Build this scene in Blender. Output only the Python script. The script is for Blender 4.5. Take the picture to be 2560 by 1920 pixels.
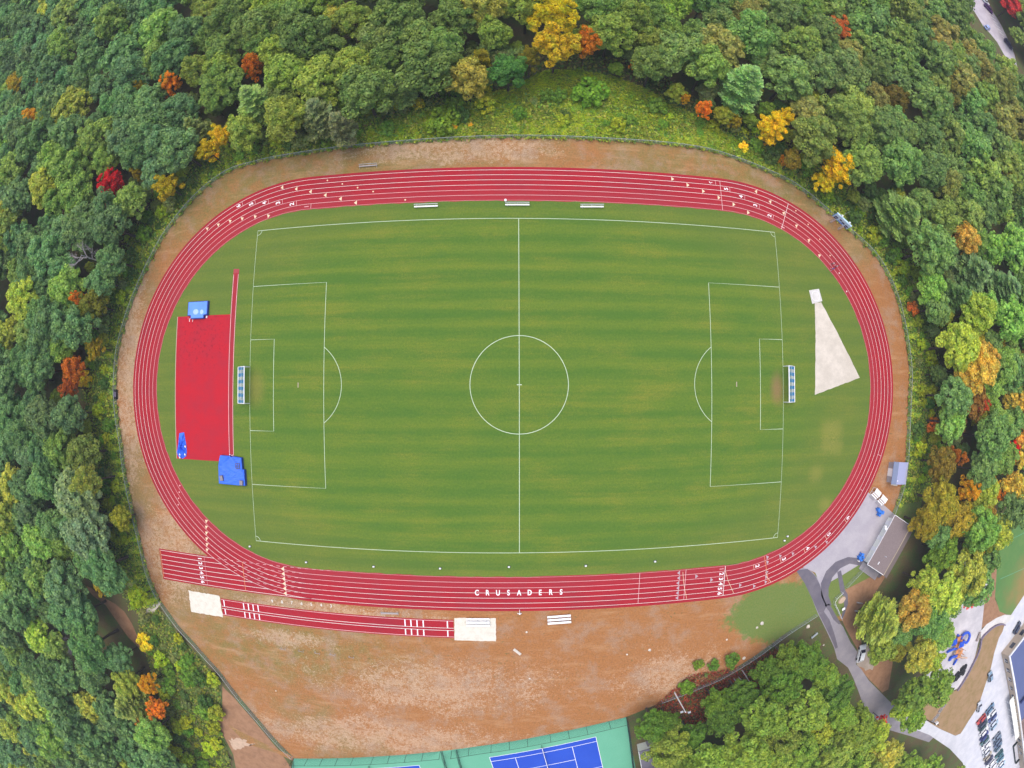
import bpy, bmesh, math, random
import numpy as np
from mathutils import Vector, Matrix
from mathutils.geometry import tessellate_polygon

for _o in list(bpy.data.objects):
    bpy.data.objects.remove(_o)
SC = bpy.context.scene
COL = SC.collection
PI = math.pi

# ------------------------------------------------------------------ camera (drone, wide fisheye lens)
CAM = np.array([-2.1563, -1.6382, 97.2948])
TX, TY, RO = 0.0182515, -0.0082940, -0.0019129
KF = 0.76095                       # radians per 1000 pixels of the 2560 px wide frame


def rotm(tx, ty, ro):
    cx, sx, cy, sy, cz, sz = math.cos(tx), math.sin(tx), math.cos(ty), math.sin(ty), math.cos(ro), math.sin(ro)
    return (np.array([[cz, -sz, 0], [sz, cz, 0], [0, 0, 1]]) @ np.array([[cy, 0, sy], [0, 1, 0], [-sy, 0, cy]])
            @ np.array([[1, 0, 0], [0, cx, -sx], [0, sx, cx]]))


RM = rotm(TX, TY, RO)
cam_d = bpy.data.cameras.new('camera')
cam = bpy.data.objects.new('camera', cam_d)
COL.objects.link(cam)
cam.matrix_world = Matrix.Translation(CAM.tolist()) @ Matrix(RM.tolist()).to_4x4()
cam_d.type = 'PANO'
cam_d.sensor_fit = 'HORIZONTAL'
cam_d.sensor_width = 36.0
cam_d.clip_start = 0.1
cam_d.clip_end = 3000
cc = getattr(cam_d, "cycles", cam_d)
if not hasattr(cc, "panorama_type"):
    cc = cam_d
cc.panorama_type = 'FISHEYE_LENS_POLYNOMIAL'
cc.fisheye_fov = PI
cc.fisheye_polynomial_k0 = 0.0
cc.fisheye_polynomial_k1 = -KF * 2.56 / 36.0
cc.fisheye_polynomial_k2 = 0.0
cc.fisheye_polynomial_k3 = 0.0
cc.fisheye_polynomial_k4 = 0.0
SC.camera = cam

# ------------------------------------------------------------------ sky, sun, exposure (bright overcast)
SUN_EL, SUN_AZ = math.radians(76), math.radians(323)
W = bpy.data.worlds.new('World')
SC.world = W
W.use_nodes = True
wn = W.node_tree
wn.nodes.clear()
_out = wn.nodes.new('ShaderNodeOutputWorld')
_bg = wn.nodes.new('ShaderNodeBackground')
_sky = wn.nodes.new('ShaderNodeTexSky')
_sky.sky_type = 'NISHITA'
_sky.sun_disc = False
_sky.sun_elevation = SUN_EL
_sky.sun_rotation = SUN_AZ
_sky.air_density = 1.0
_sky.dust_density = 4.0
_sky.ozone_density = 1.0
_bg.inputs['Strength'].default_value = 0.15
wn.links.new(_sky.outputs[0], _bg.inputs[0])
wn.links.new(_bg.outputs[0], _out.inputs[0])
sd = bpy.data.lights.new('sun', 'SUN')
sd.energy = 1.25
sd.angle = math.radians(75)
sd.color = (1.0, 0.95, 0.88)
sun = bpy.data.objects.new('sun', sd)
COL.objects.link(sun)
sun.rotation_euler = (PI / 2 - SUN_EL, 0, PI - SUN_AZ)
SC.view_settings.view_transform = 'Standard'
SC.view_settings.look = 'None'
SC.view_settings.exposure = 0.50
SC.view_settings.gamma = 1.0
try:
    SC.view_settings.use_curve_mapping = False
except Exception:
    pass

# ------------------------------------------------------------------ helpers: photo pixel -> point on the ground
S2 = 2560 / 2212.0


def G(px, py, z=0.0):
    x = np.asarray(px, float) - 1280.0
    y = 960.0 - np.asarray(py, float)
    th = KF * np.hypot(x, y) / 1000.0
    ph = np.arctan2(y, x)
    d = np.stack([np.sin(th) * np.cos(ph), np.sin(th) * np.sin(ph), -np.cos(th)], -1) @ RM.T
    t = (z - CAM[2]) / d[..., 2]
    return CAM + d * t[..., None]


def g2(px, py, z=0.0):
    v = G(px, py, z)
    return (float(v[0]), float(v[1]))


def crop(ox, oy, s):
    return lambda x, y, z=0.0: g2(ox + x / s, oy + y / s, z)


def D(x, y, z=0.0):
    return g2(x * S2, y * S2, z)


def proj(P):
    """world points -> picture coordinates (2212 wide)"""
    d = np.asarray(P, float) - CAM
    c = d @ RM
    th = np.arctan2(np.hypot(c[..., 0], c[..., 1]), -c[..., 2])
    ph = np.arctan2(c[..., 1], c[..., 0])
    r = th / KF * 1000
    return np.stack([(1280 + r * np.cos(ph)) / S2, (960 - r * np.sin(ph)) / S2], -1)


def in_poly(P, poly):
    P = np.asarray(P, float)
    x, y = P[..., 0], P[..., 1]
    r = np.zeros(x.shape, bool)
    n = len(poly)
    for i in range(n):
        x1, y1 = poly[i]
        x2, y2 = poly[(i + 1) % n]
        c = ((y1 > y) != (y2 > y))
        r ^= c & (x < (x2 - x1) * (y - y1) / ((y2 - y1) if y2 != y1 else 1e-9) + x1)
    return r


# ------------------------------------------------------------------ helpers: materials
class NT:
    def __init__(s, name, rough=0.8, spec=0.2):
        s.m = bpy.data.materials.new(name)
        s.m.use_nodes = True
        s.t = s.m.node_tree
        s.b = s.t.nodes['Principled BSDF']
        s.b.inputs['Roughness'].default_value = rough
        s.b.inputs['Specular IOR Level'].default_value = spec
        s.pos = s.n('ShaderNodeNewGeometry').outputs['Position']

    def n(s, k, **kw):
        nd = s.t.nodes.new(k)
        for a, b in kw.items():
            setattr(nd, a, b)
        return nd

    def put(s, sock, v):
        if isinstance(v, bpy.types.NodeSocket):
            s.t.links.new(v, sock)
        elif isinstance(v, (tuple, list)):
            sock.default_value = tuple(v) + ((1,) if len(v) == 3 and sock.type == 'RGBA' else ())
        else:
            sock.default_value = v

    def math(s, op, a, b=0.0, clamp=False):
        nd = s.n('ShaderNodeMath', operation=op, use_clamp=clamp)
        s.put(nd.inputs[0], a)
        s.put(nd.inputs[1], b)
        return nd.outputs[0]

    def scale(s, v, sx, sy, sz):
        nd = s.n('ShaderNodeVectorMath', operation='MULTIPLY')
        s.put(nd.inputs[0], v)
        s.put(nd.inputs[1], (sx, sy, sz))
        return nd.outputs[0]

    def noise(s, scale, detail=3.0, rough=0.55, vec=None, dist=0.0):
        nd = s.n('ShaderNodeTexNoise')
        s.put(nd.inputs['Vector'], vec if vec is not None else s.pos)
        nd.inputs['Scale'].default_value = scale
        nd.inputs['Detail'].default_value = detail
        nd.inputs['Roughness'].default_value = rough
        nd.inputs['Distortion'].default_value = dist
        return nd.outputs['Fac']

    def ramp(s, f, lo, hi):
        nd = s.n('ShaderNodeMapRange', interpolation_type='SMOOTHSTEP')
        s.put(nd.inputs['Value'], f)
        nd.inputs['From Min'].default_value = lo
        nd.inputs['From Max'].default_value = hi
        return nd.outputs[0]

    def mix(s, f, a, b, mode='MIX'):
        nd = s.n('ShaderNodeMix', data_type='RGBA', blend_type=mode)
        s.put(nd.inputs[0], f)
        s.put(nd.inputs[6], a)
        s.put(nd.inputs[7], b)
        return nd.outputs[2]

    def val(s, c, f):                      # multiply a colour by a value
        nd = s.n('ShaderNodeVectorMath', operation='SCALE')
        s.put(nd.inputs[0], c)
        s.put(nd.inputs['Scale'], f)
        return nd.outputs[0]

    def spot(s, x, y, rx, ry, soft=0.5, wob=None):
        """soft elliptical zone of the ground round (x, y)"""
        nd = s.n('ShaderNodeVectorMath', operation='SUBTRACT')
        s.put(nd.inputs[0], s.pos)
        s.put(nd.inputs[1], (x, y, 0))
        v = s.scale(nd.outputs[0], 1 / rx, 1 / ry, 0)
        ln = s.n('ShaderNodeVectorMath', operation='LENGTH')
        s.put(ln.inputs[0], v)
        d = ln.outputs['Value']
        if wob is not None:
            d = s.math('ADD', d, wob)
        return s.math('SUBTRACT', 1.0, s.ramp(d, 1 - soft, 1 + soft))

    def bump(s, h, strength=0.3, dist=0.05):
        nd = s.n('ShaderNodeBump')
        nd.inputs['Strength'].default_value = strength
        nd.inputs['Distance'].default_value = dist
        s.put(nd.inputs['Height'], h)
        s.t.links.new(nd.outputs[0], s.b.inputs['Normal'])

    def col(s, c):
        s.put(s.b.inputs['Base Color'], c)
        return s.m


def flat(name, c, rough=0.6, spec=0.3, var=0.12, sc=2.0, metal=0.0):
    t = NT(name, rough, spec)
    f = t.math('ADD', t.math('MULTIPLY', t.noise(sc, 4), 2 * var), 1 - var)
    t.b.inputs['Metallic'].default_value = metal
    return t.col(t.val(c, f))


M = {}
# --- ground: forest floor
t = NT('forest_floor', 0.95, 0.1)
c = t.mix(t.ramp(t.noise(0.25, 5), 0.4, 0.62), (0.110, 0.090, 0.048), (0.085, 0.125, 0.040))
c = t.mix(t.ramp(t.noise(2.2, 4), 0.5, 0.7), c, (0.15, 0.115, 0.055))
M['floor'] = t.col(c)
# --- dry grass
t = NT('dry_grass', 0.95, 0.1)
big = t.noise(0.055, 5, 0.6)
mid = t.noise(0.35, 5, 0.65)
fine = t.noise(2.6, 4, 0.7)
vfine = t.noise(7.0, 2, 0.6)
rust = t.mix(t.ramp(fine, 0.35, 0.7), (0.385, 0.168, 0.060), (0.270, 0.125, 0.048))
tan = t.mix(t.ramp(fine, 0.35, 0.7), (0.285, 0.185, 0.075), (0.195, 0.145, 0.055))
wob = t.math('MULTIPLY', t.math('SUBTRACT', t.noise(0.09, 4), 0.5), 1.6)
south = t.math('MAXIMUM', t.spot(15, -60, 60, 22, 0.5, wob), t.spot(85, -12, 14, 26, 0.5, wob))
tanf = t.ramp(t.math('SUBTRACT', t.math('ADD', big, t.math('MULTIPLY', mid, 0.3)), t.math('MULTIPLY', south, 0.32)), 0.52, 0.80)
c = t.mix(tanf, rust, tan)
olive = t.math('MAXIMUM', t.spot(-50, -57, 26, 8, 0.6, wob), t.math('MAXIMUM', t.spot(-60, 43, 45, 12, 0.6, wob), t.spot(52, 46, 30, 9, 0.6, wob)))
c = t.mix(t.math('MULTIPLY', olive, t.math('ADD', 0.25, t.math('MULTIPLY', t.ramp(mid, 0.35, 0.65), 0.6))), c, t.mix(t.ramp(fine, 0.3, 0.7), (0.25, 0.185, 0.060), (0.155, 0.145, 0.040)))
# bare pale earth and stones
palez = t.math('MAXIMUM', t.math('MAXIMUM', t.spot(-18, -63, 24, 7, 0.7, wob), t.spot(-78, -38, 10, 12, 0.7, wob)),
               t.math('MAXIMUM', t.math('MAXIMUM', t.spot(-12, 47.5, 20, 3.5, 0.6, wob), t.spot(33, -62, 12, 6, 0.7, wob)),
                      t.math('MAXIMUM', t.spot(-30, -78, 32, 6, 0.7, wob), t.spot(-88, 4, 5, 30, 0.7, wob))))
palez = t.math('MAXIMUM', palez, t.math('MAXIMUM', t.spot(-40, -46, 22, 1.6, 0.7, wob), t.spot(-50, -54, 12, 2.0, 0.8, wob)))
pf = t.ramp(t.math('ADD', t.math('ADD', t.math('MULTIPLY', mid, 0.55), t.math('MULTIPLY', t.noise(1.4, 6, 0.8), 0.85)), t.math('MULTIPLY', palez, 0.25)), 0.80, 1.04)
c = t.mix(t.math('MULTIPLY', pf, 0.75), c, t.mix(t.ramp(vfine, 0.35, 0.65), (0.38, 0.225, 0.130), (0.60, 0.445, 0.31)))
speck = t.math('MULTIPLY', t.ramp(t.noise(3.4, 2, 0.5), 0.60, 0.72), t.ramp(palez, 0.0, 0.7))
c = t.mix(t.math('MULTIPLY', speck, 0.6), c, (0.66, 0.56, 0.46))
weed = t.math('MULTIPLY', t.ramp(t.noise(1.3, 4, 0.6), 0.58, 0.72), t.ramp(t.noise(0.12, 3), 0.42, 0.6))
c = t.mix(t.math('MULTIPLY', weed, 0.75), c, (0.125, 0.130, 0.050))
gp = t.ramp(t.noise(0.17, 5, 0.7), 0.47, 0.66)
c = t.mix(t.math('MULTIPLY', gp, 0.55), c, t.mix(t.ramp(vfine, 0.35, 0.65), (0.27, 0.185, 0.125), (0.42, 0.30, 0.22)))
dsp = t.math('MULTIPLY', t.ramp(t.noise(4.2, 3, 0.6), 0.57, 0.68), t.math('ADD', 0.15, t.ramp(t.noise(0.10, 4, 0.6), 0.42, 0.60)))
c = t.mix(t.math('MULTIPLY', dsp, 0.55), c, (0.13, 0.105, 0.065))
scuff = t.ramp(t.noise(1.0, 5, 0.7, t.scale(t.pos, 0.10, 0.55, 1)), 0.50, 0.72)
c = t.mix(t.math('MULTIPLY', scuff, 0.5), c, (0.48, 0.29, 0.155))
# greener lawn by the entrance
gz = t.math('MAXIMUM', t.spot(58, -49.5, 13, 7.5, 0.35, t.math('MULTIPLY', wob, 0.5)), t.math('MAXIMUM', t.spot(67, -49, 9, 8, 0.4), t.spot(73, -46, 9, 8, 0.5, wob)))
gz = t.ramp(t.math('ADD', gz, t.math('MULTIPLY', t.math('SUBTRACT', t.noise(0.9, 5, 0.7), 0.5), 1.5)), 0.30, 0.75)
c = t.mix(t.math('MULTIPLY', gz, 0.9), c, t.mix(t.ramp(fine, 0.3, 0.7), (0.088, 0.185, 0.040), (0.150, 0.205, 0.055)))
c = t.val(c, t.math('ADD', 0.78, t.math('MULTIPLY', vfine, 0.44)))
t.bump(fine, 0.5, 0.08)
M['dry'] = t.col(c)
# --- infield turf with mowing bands
t = NT('turf', 0.9, 0.15)
sep = t.n('ShaderNodeSeparateXYZ')
t.put(sep.inputs[0], t.pos)
band = t.noise(1.0, 2, 0.4, t.scale(t.pos, 0.006, 0.42, 1))
band2 = t.noise(1.0, 3, 0.6, t.scale(t.pos, 0.05, 1.1, 1))
patch = t.noise(0.10, 5, 0.65, t.scale(t.pos, 0.6, 1.2, 1))
fine = t.noise(2.4, 4, 0.75)
vf = t.noise(6.5, 2, 0.6)
f = t.math('ADD', t.math('ADD', t.math('MULTIPLY', band, 0.34), t.math('MULTIPLY', band2, 0.22)), t.math('ADD', t.math('MULTIPLY', patch, 0.34), t.math('MULTIPLY', fine, 0.46)))
stripe = t.math('SINE', t.math('MULTIPLY', t.math('ADD', sep.outputs[1], t.math('MULTIPLY', t.noise(0.06, 2), 1.2)), 2 * PI / 3.7))
f = t.math('ADD', f, t.math('MULTIPLY', stripe, 0.075))
c = t.mix(t.ramp(f, 0.50, 0.90), (0.068, 0.146, 0.020), (0.122, 0.184, 0.022))
yel = t.math('MULTIPLY', t.ramp(t.math('ADD', t.math('ADD', t.math('MULTIPLY', patch, 0.6), t.math('MULTIPLY', band2, 0.3)), t.math('MULTIPLY', vf, 0.45)), 0.66, 0.90), 0.50)
c = t.mix(yel, c, (0.225, 0.205, 0.030))
dk = t.math('MULTIPLY', t.ramp(t.noise(0.5, 5, 0.7, t.scale(t.pos, 0.5, 1.3, 1)), 0.56, 0.74), 0.45)
c = t.mix(dk, c, (0.050, 0.122, 0.022))
edge = t.math('SUBTRACT', 1.0, t.spot(-0.35, -0.6, 62, 36, 0.16))
c = t.mix(t.math('MULTIPLY', edge, 0.35), c, (0.14, 0.155, 0.035))
c = t.mix(t.math('MULTIPLY', t.spot(52.6, -.9, 1.3, 2.6, 0.8, t.math('MULTIPLY', t.math('SUBTRACT', fine, 0.5), 1.2)), 0.6), c, (0.27, 0.135, 0.08))
c = t.mix(t.math('MULTIPLY', t.spot(-52.6, -0.5, 1.7, 3.0, 0.8), 0.35), c, (0.30, 0.22, 0.06))
for (sx, sy) in ((65.6, -9.5), (68.2, -9.6), (65.6, -12.8), (68.4, -13.2), (66, -26), (63, -19)):
    c = t.mix(t.math('MULTIPLY', t.spot(sx, sy, 1.6, 1.7, 0.7, t.math('MULTIPLY', t.math('SUBTRACT', fine, 0.5), 4.5)), 0.32), c, (0.30, 0.26, 0.06))
c = t.val(c, t.math('ADD', 0.72, t.math('ADD', t.math('MULTIPLY', fine, 0.34), t.math('MULTIPLY', vf, 0.30))))
t.bump(fine, 0.5, 0.06)
M['turf'] = t.col(c)
# --- rubber track
t = NT('track_rubber', 0.85, 0.2)
c = t.mix(t.ramp(t.noise(0.12, 4, 0.6), 0.35, 0.68), (0.365, 0.012, 0.022), (0.310, 0.018, 0.029))
c = t.mix(t.math('MULTIPLY', t.ramp(t.noise(1.2, 5, 0.7, t.scale(t.pos, 0.35, 1, 1)), 0.5, 0.75), 0.45), c, (0.25, 0.016, 0.034))
sp_ = t.n('ShaderNodeSeparateXYZ')
t.put(sp_.inputs[0], t.pos)
_dx = t.math('MAXIMUM', t.math('SUBTRACT', t.math('ABSOLUTE', t.math('ADD', sp_.outputs[0], 0.345)), 42.09), 0.0)
_dy = t.math('ADD', sp_.outputs[1], 0.623)
rho = t.math('SQRT', t.math('ADD', t.math('MULTIPLY', _dx, _dx), t.math('MULTIPLY', _dy, _dy)))
worn = t.math('MULTIPLY', t.math('SUBTRACT', 1.0, t.ramp(rho, 36.6, 40.2)), t.math('ADD', 0.25, t.math('MULTIPLY', t.noise(0.25, 4, 0.6), 0.6)))
c = t.mix(worn, c, (0.325, 0.036, 0.046))
lane_f = t.math('MODULO', t.math('SUBTRACT', rho, 36.5), 1.1)
mid_l = t.math('SUBTRACT', 1.0, t.math('ABSOLUTE', t.math('SUBTRACT', t.math('MULTIPLY', lane_f, 1.818), 1.0)))
c = t.mix(t.math('MULTIPLY', t.ramp(mid_l, 0.2, 0.9), t.math('MULTIPLY', t.noise(0.5, 4, 0.65), 0.40)), c, (0.31, 0.018, 0.034))
c = t.val(c, t.math('ADD', 0.84, t.math('MULTIPLY', t.noise(5, 3, 0.7), 0.32)))
M['track'] = t.col(c)
t = NT('red_apron_rubber', 0.8, 0.2)
c = t.mix(t.ramp(t.noise(0.35, 4, 0.6), 0.35, 0.68), (0.450, 0.009, 0.022), (0.390, 0.014, 0.030))
wear = t.math('MULTIPLY', t.spot(-67, 10, 6.5, 6.0, 0.8), t.ramp(t.noise(1.5, 4, 0.6), 0.52, 0.66))
c = t.mix(wear, c, (0.27, 0.008, 0.022))
c = t.val(c, t.math('ADD', 0.86, t.math('MULTIPLY', t.noise(4, 4, 0.7), 0.28)))
M['apron'] = t.col(c)
# --- asphalts
def asphalt(name, a, b, sc=0.3):
    t = NT(name, 0.9, 0.2)
    c = t.mix(t.ramp(t.noise(sc, 5, 0.65), 0.35, 0.7), a, b)
    c = t.val(c, t.math('ADD', 0.85, t.math('MULTIPLY', t.noise(4, 3, 0.7), 0.3)))
    return t.col(c)
M['asph_pale'] = asphalt('pale_asphalt', (0.36, 0.335, 0.375), (0.42, 0.395, 0.425))
M['asph_mid'] = asphalt('worn_asphalt', (0.255, 0.24, 0.275), (0.315, 0.295, 0.32))
M['asph_dark'] = asphalt('fresh_asphalt', (0.125, 0.115, 0.145), (0.165, 0.15, 0.175))
M['lot'] = asphalt('lot_asphalt', (0.52, 0.53, 0.58), (0.62, 0.62, 0.66))
M['lot2'] = asphalt('far_lot_asphalt', (0.40, 0.36, 0.41), (0.50, 0.46, 0.50))
M['gravel'] = asphalt('gravel', (0.44, 0.42, 0.44), (0.60, 0.57, 0.58), 0.18)
M['concrete'] = asphalt('concrete', (0.56, 0.54, 0.52), (0.66, 0.64, 0.62))
M['stone_dust'] = asphalt('stone_dust', (0.52, 0.47, 0.40), (0.64, 0.58, 0.50))
M['path'] = asphalt('dirt_path', (0.33, 0.185, 0.105), (0.25, 0.135, 0.075), 0.6)
M['slope'] = asphalt('bare_slope', (0.34, 0.22, 0.125), (0.25, 0.175, 0.075), 0.35)
t = NT('sand', 0.95, 0.1)
c = t.mix(t.ramp(t.noise(0.9, 5, 0.7), 0.4, 0.7), (0.70, 0.66, 0.57), (0.60, 0.56, 0.47))
c = t.mix(t.math('MULTIPLY', t.ramp(t.noise(2.2, 4, 0.7), 0.62, 0.72), 0.5), c, (0.30, 0.27, 0.20))
M['sand'] = t.col(c)
t = NT('field_grass', 0.9, 0.1)
c = t.mix(t.ramp(t.noise(0.2, 4, 0.6), 0.35, 0.7), (0.090, 0.20, 0.060), (0.12, 0.22, 0.065))
c = t.mix(t.spot(163, -62, 14, 10, 0.6, t.math('MULTIPLY', t.math('SUBTRACT', t.noise(0.2, 3), .5), 1.5)), c, (0.27, 0.20, 0.075))
M['turf2'] = t.col(c)
M['tennis_green'] = asphalt('tennis_green', (0.125, 0.385, 0.255), (0.14, 0.41, 0.275), 0.15)
M['tennis_blue'] = asphalt('tennis_blue', (0.022, 0.075, 0.47), (0.026, 0.085, 0.50), 0.15)
# --- paints, plastics, metals
M['line'] = flat('white_line_paint', (0.74, 0.76, 0.72), 0.7, 0.2, 0.12, 1.5)
M['line_soft'] = flat('worn_line_paint', (0.72, 0.50, 0.50), 0.8, 0.2, 0.12, 0.8)
M['line_pink'] = flat('faded_line_paint', (0.62, 0.30, 0.32), 0.8, 0.2, 0.12, 0.8)
M['turfline'] = flat('turf_line_paint', (0.50, 0.60, 0.44), 0.9, 0.1, 0.25, 1.2)
M['cream'] = flat('cream_mark_paint', (0.78, 0.62, 0.42), 0.8, 0.2)
M['orange_line'] = flat('orange_mark_paint', (0.75, 0.33, 0.13), 0.8, 0.2)
M['grey_mark'] = flat('grey_mark_paint', (0.42, 0.33, 0.36), 0.8, 0.2)
M['white'] = flat('white_paint', (0.84, 0.84, 0.86), 0.5, 0.4, 0.04)
M['white_wall'] = flat('white_wall', (0.86, 0.87, 0.80), 0.7, 0.2, 0.06)
M['grey_metal'] = flat('galvanised_metal', (0.42, 0.46, 0.48), 0.5, 0.4, 0.15, 3, 0.3)
M['dark_metal'] = flat('dark_green_metal', (0.016, 0.030, 0.032), 0.5, 0.3)
M['black'] = flat('black_rubber', (0.018, 0.018, 0.022), 0.7, 0.3)
M['glass'] = flat('dark_glass', (0.012, 0.012, 0.040), 0.12, 0.5, 0.05)
M['windscreen_glass'] = flat('window_glass', (0.05, 0.055, 0.075), 0.12, 0.5, 0.05)
M['blue_mat'] = flat('blue_vinyl', (0.035, 0.15, 0.78), 0.5, 0.35, 0.14, 0.9)
M['blue_lite'] = flat('faded_blue_vinyl', (0.10, 0.27, 0.86), 0.5, 0.35, 0.22, 0.7)
M['blue_pale'] = flat('puddled_vinyl', (0.33, 0.50, 0.86), 0.4, 0.4, 0.15, 2.5)
M['blue_dark'] = flat('dark_blue_vinyl', (0.014, 0.050, 0.30), 0.5, 0.3)
M['bin_blue'] = flat('blue_plastic', (0.035, 0.19, 0.66), 0.45, 0.4)
M['board_blue'] = flat('board_blue', (0.10, 0.28, 0.72), 0.5, 0.3)
M['board_pale'] = flat('board_white', (0.52, 0.72, 0.82), 0.5, 0.3)
M['navy'] = flat('navy_panel', (0.012, 0.016, 0.10), 0.4, 0.3)
M['roof_brown'] = flat('shingle_roof', (0.205, 0.165, 0.165), 0.9, 0.1, 0.22, 3)
M['trim_tan'] = flat('tan_ridge_cap', (0.40, 0.33, 0.25), 0.8, 0.2)
M['roof_blue'] = flat('metal_roof_pale', (0.36, 0.39, 0.60), 0.5, 0.3, 0.06)
M['roof_blue_dk'] = flat('metal_roof_grey', (0.17, 0.21, 0.33), 0.5, 0.3, 0.08)
M['school_roof'] = flat('membrane_roof', (0.10, 0.125, 0.26), 0.8, 0.2, 0.12, 0.2)
M['school_wall'] = flat('tan_brick', (0.50, 0.40, 0.31), 0.8, 0.2, 0.1)
M['school_wall2'] = flat('pink_brick', (0.56, 0.39, 0.33), 0.8, 0.2, 0.1)
M['roof_grey'] = flat('grey_roof', (0.16, 0.155, 0.20), 0.8, 0.2, 0.12)
M['wood'] = flat('weathered_wood', (0.30, 0.24, 0.22), 0.9, 0.1, 0.2)
M['post_wood'] = flat('pale_post_wood', (0.58, 0.47, 0.42), 0.8, 0.2)
M['orange_post'] = flat('orange_play_deck', (0.62, 0.27, 0.10), 0.6, 0.3)
M['slide'] = flat('blue_slide', (0.02, 0.09, 0.62), 0.4, 0.4)
M['bark'] = flat('bark', (0.085, 0.065, 0.055), 0.95, 0.1, 0.3, 4)
M['bark_pale'] = flat('pale_bark', (0.40, 0.36, 0.36), 0.9, 0.1, 0.2, 4)
M['stone'] = flat('pale_stone', (0.60, 0.55, 0.48), 0.9, 0.1, 0.2, 3)
M['wallstone'] = flat('wall_stone', (0.23, 0.19, 0.25), 0.9, 0.1, 0.3, 1.5)
M['soil'] = flat('bed_soil', (0.20, 0.19, 0.18), 0.95, 0.1, 0.25, 3)
M['crate'] = flat('grey_crate', (0.13, 0.12, 0.17), 0.8, 0.2)
M['net_white'] = flat('white_net_cord', (0.40, 0.44, 0.44), 0.8, 0.2)
M['net_blue'] = flat('teal_net_cord', (0.030, 0.17, 0.34), 0.8, 0.2)
M['skin'] = flat('skin', (0.50, 0.29, 0.21), 0.6, 0.3, 0.05)
M['cloth_white'] = flat('white_cloth', (0.76, 0.77, 0.80), 0.9, 0.1, 0.05)
M['cloth_blue'] = flat('blue_cloth', (0.05, 0.06, 0.55), 0.9, 0.1, 0.05)
M['cloth_dark'] = flat('dark_cloth', (0.025, 0.025, 0.05), 0.9, 0.1, 0.05)
M['cloth_lilac'] = flat('lilac_cloth', (0.62, 0.58, 0.70), 0.9, 0.1, 0.05)
M['cloth_grey'] = flat('grey_cloth', (0.35, 0.33, 0.36), 0.9, 0.1, 0.05)
M['hair'] = flat('dark_hair', (0.03, 0.022, 0.018), 0.7, 0.3, 0.05)


def leaf_mat(name, source):
    t = NT(name, 0.6, 0.22)
    if source == 'object':
        base = t.n('ShaderNodeObjectInfo').outputs['Color']
    else:
        base = t.n('ShaderNodeAttribute', attribute_name='tint').outputs['Color']
    rnd = t.n('ShaderNodeNewGeometry').outputs['Random Per Island']
    big = t.noise(0.45, 3, 0.6)
    hue = t.mix(t.math('MULTIPLY', t.ramp(t.math('ADD', big, t.math('MULTIPLY', rnd, 0.25)), 0.45, 0.80), 0.42), base,
                t.val(base, 1.0))
    warm = t.mix(1.0, base, (1.16, 1.07, 0.75), 'MULTIPLY')
    hue = t.mix(t.ramp(t.math('ADD', big, t.math('MULTIPLY', rnd, 0.3)), 0.52, 0.86), base, warm)
    n2 = t.ramp(t.noise(0.55, 4, 0.6), 0.48, 0.62)
    hue = t.mix(t.math('MULTIPLY', n2, 0.8), hue, t.mix(1.0, hue, (0.80, 1.0, 1.0), 'MULTIPLY'))
    c = t.val(hue, t.math('ADD', 0.66, t.math('MULTIPLY', rnd, 0.68)))
    t.put(t.b.inputs['Base Color'], c)
    tr = t.n('ShaderNodeBsdfTranslucent')
    t.put(tr.inputs[0], c)
    mx = t.n('ShaderNodeMixShader')
    mx.inputs[0].default_value = 0.45
    out = t.t.nodes['Material Output']
    t.t.links.new(t.b.outputs[0], mx.inputs[1])
    t.t.links.new(tr.outputs[0], mx.inputs[2])
    t.t.links.new(mx.outputs[0], out.inputs[0])
    return t.m


M['leaf'] = leaf_mat('leaves', 'object')
M['leaf_far'] = leaf_mat('leaves_far', 'attr')
t = NT('car_paint', 0.28, 0.5)
M['paint'] = t.col(t.n('ShaderNodeObjectInfo').outputs['Color'])


# ------------------------------------------------------------------ helpers: objects
def tag(o, label=None, cat=None, group=None, kind=None):
    if label:
        o['label'] = label
    if cat:
        o['category'] = cat
    if group:
        o['group'] = group
    if kind:
        o['kind'] = kind
    return o


def empty(name, loc, rz=0.0):
    o = bpy.data.objects.new(name, None)
    COL.objects.link(o)
    o.empty_display_size = 0.3
    o.location = (loc[0], loc[1], loc[2] if len(loc) > 2 else 0.0)
    o.rotation_euler = (0, 0, rz)
    return o


def copy_tree(o, parent=None):
    c = o.copy()
    COL.objects.link(c)
    if parent is not None:
        c.parent = parent
    for ch in o.children:
        copy_tree(ch, c)
    return c


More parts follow.
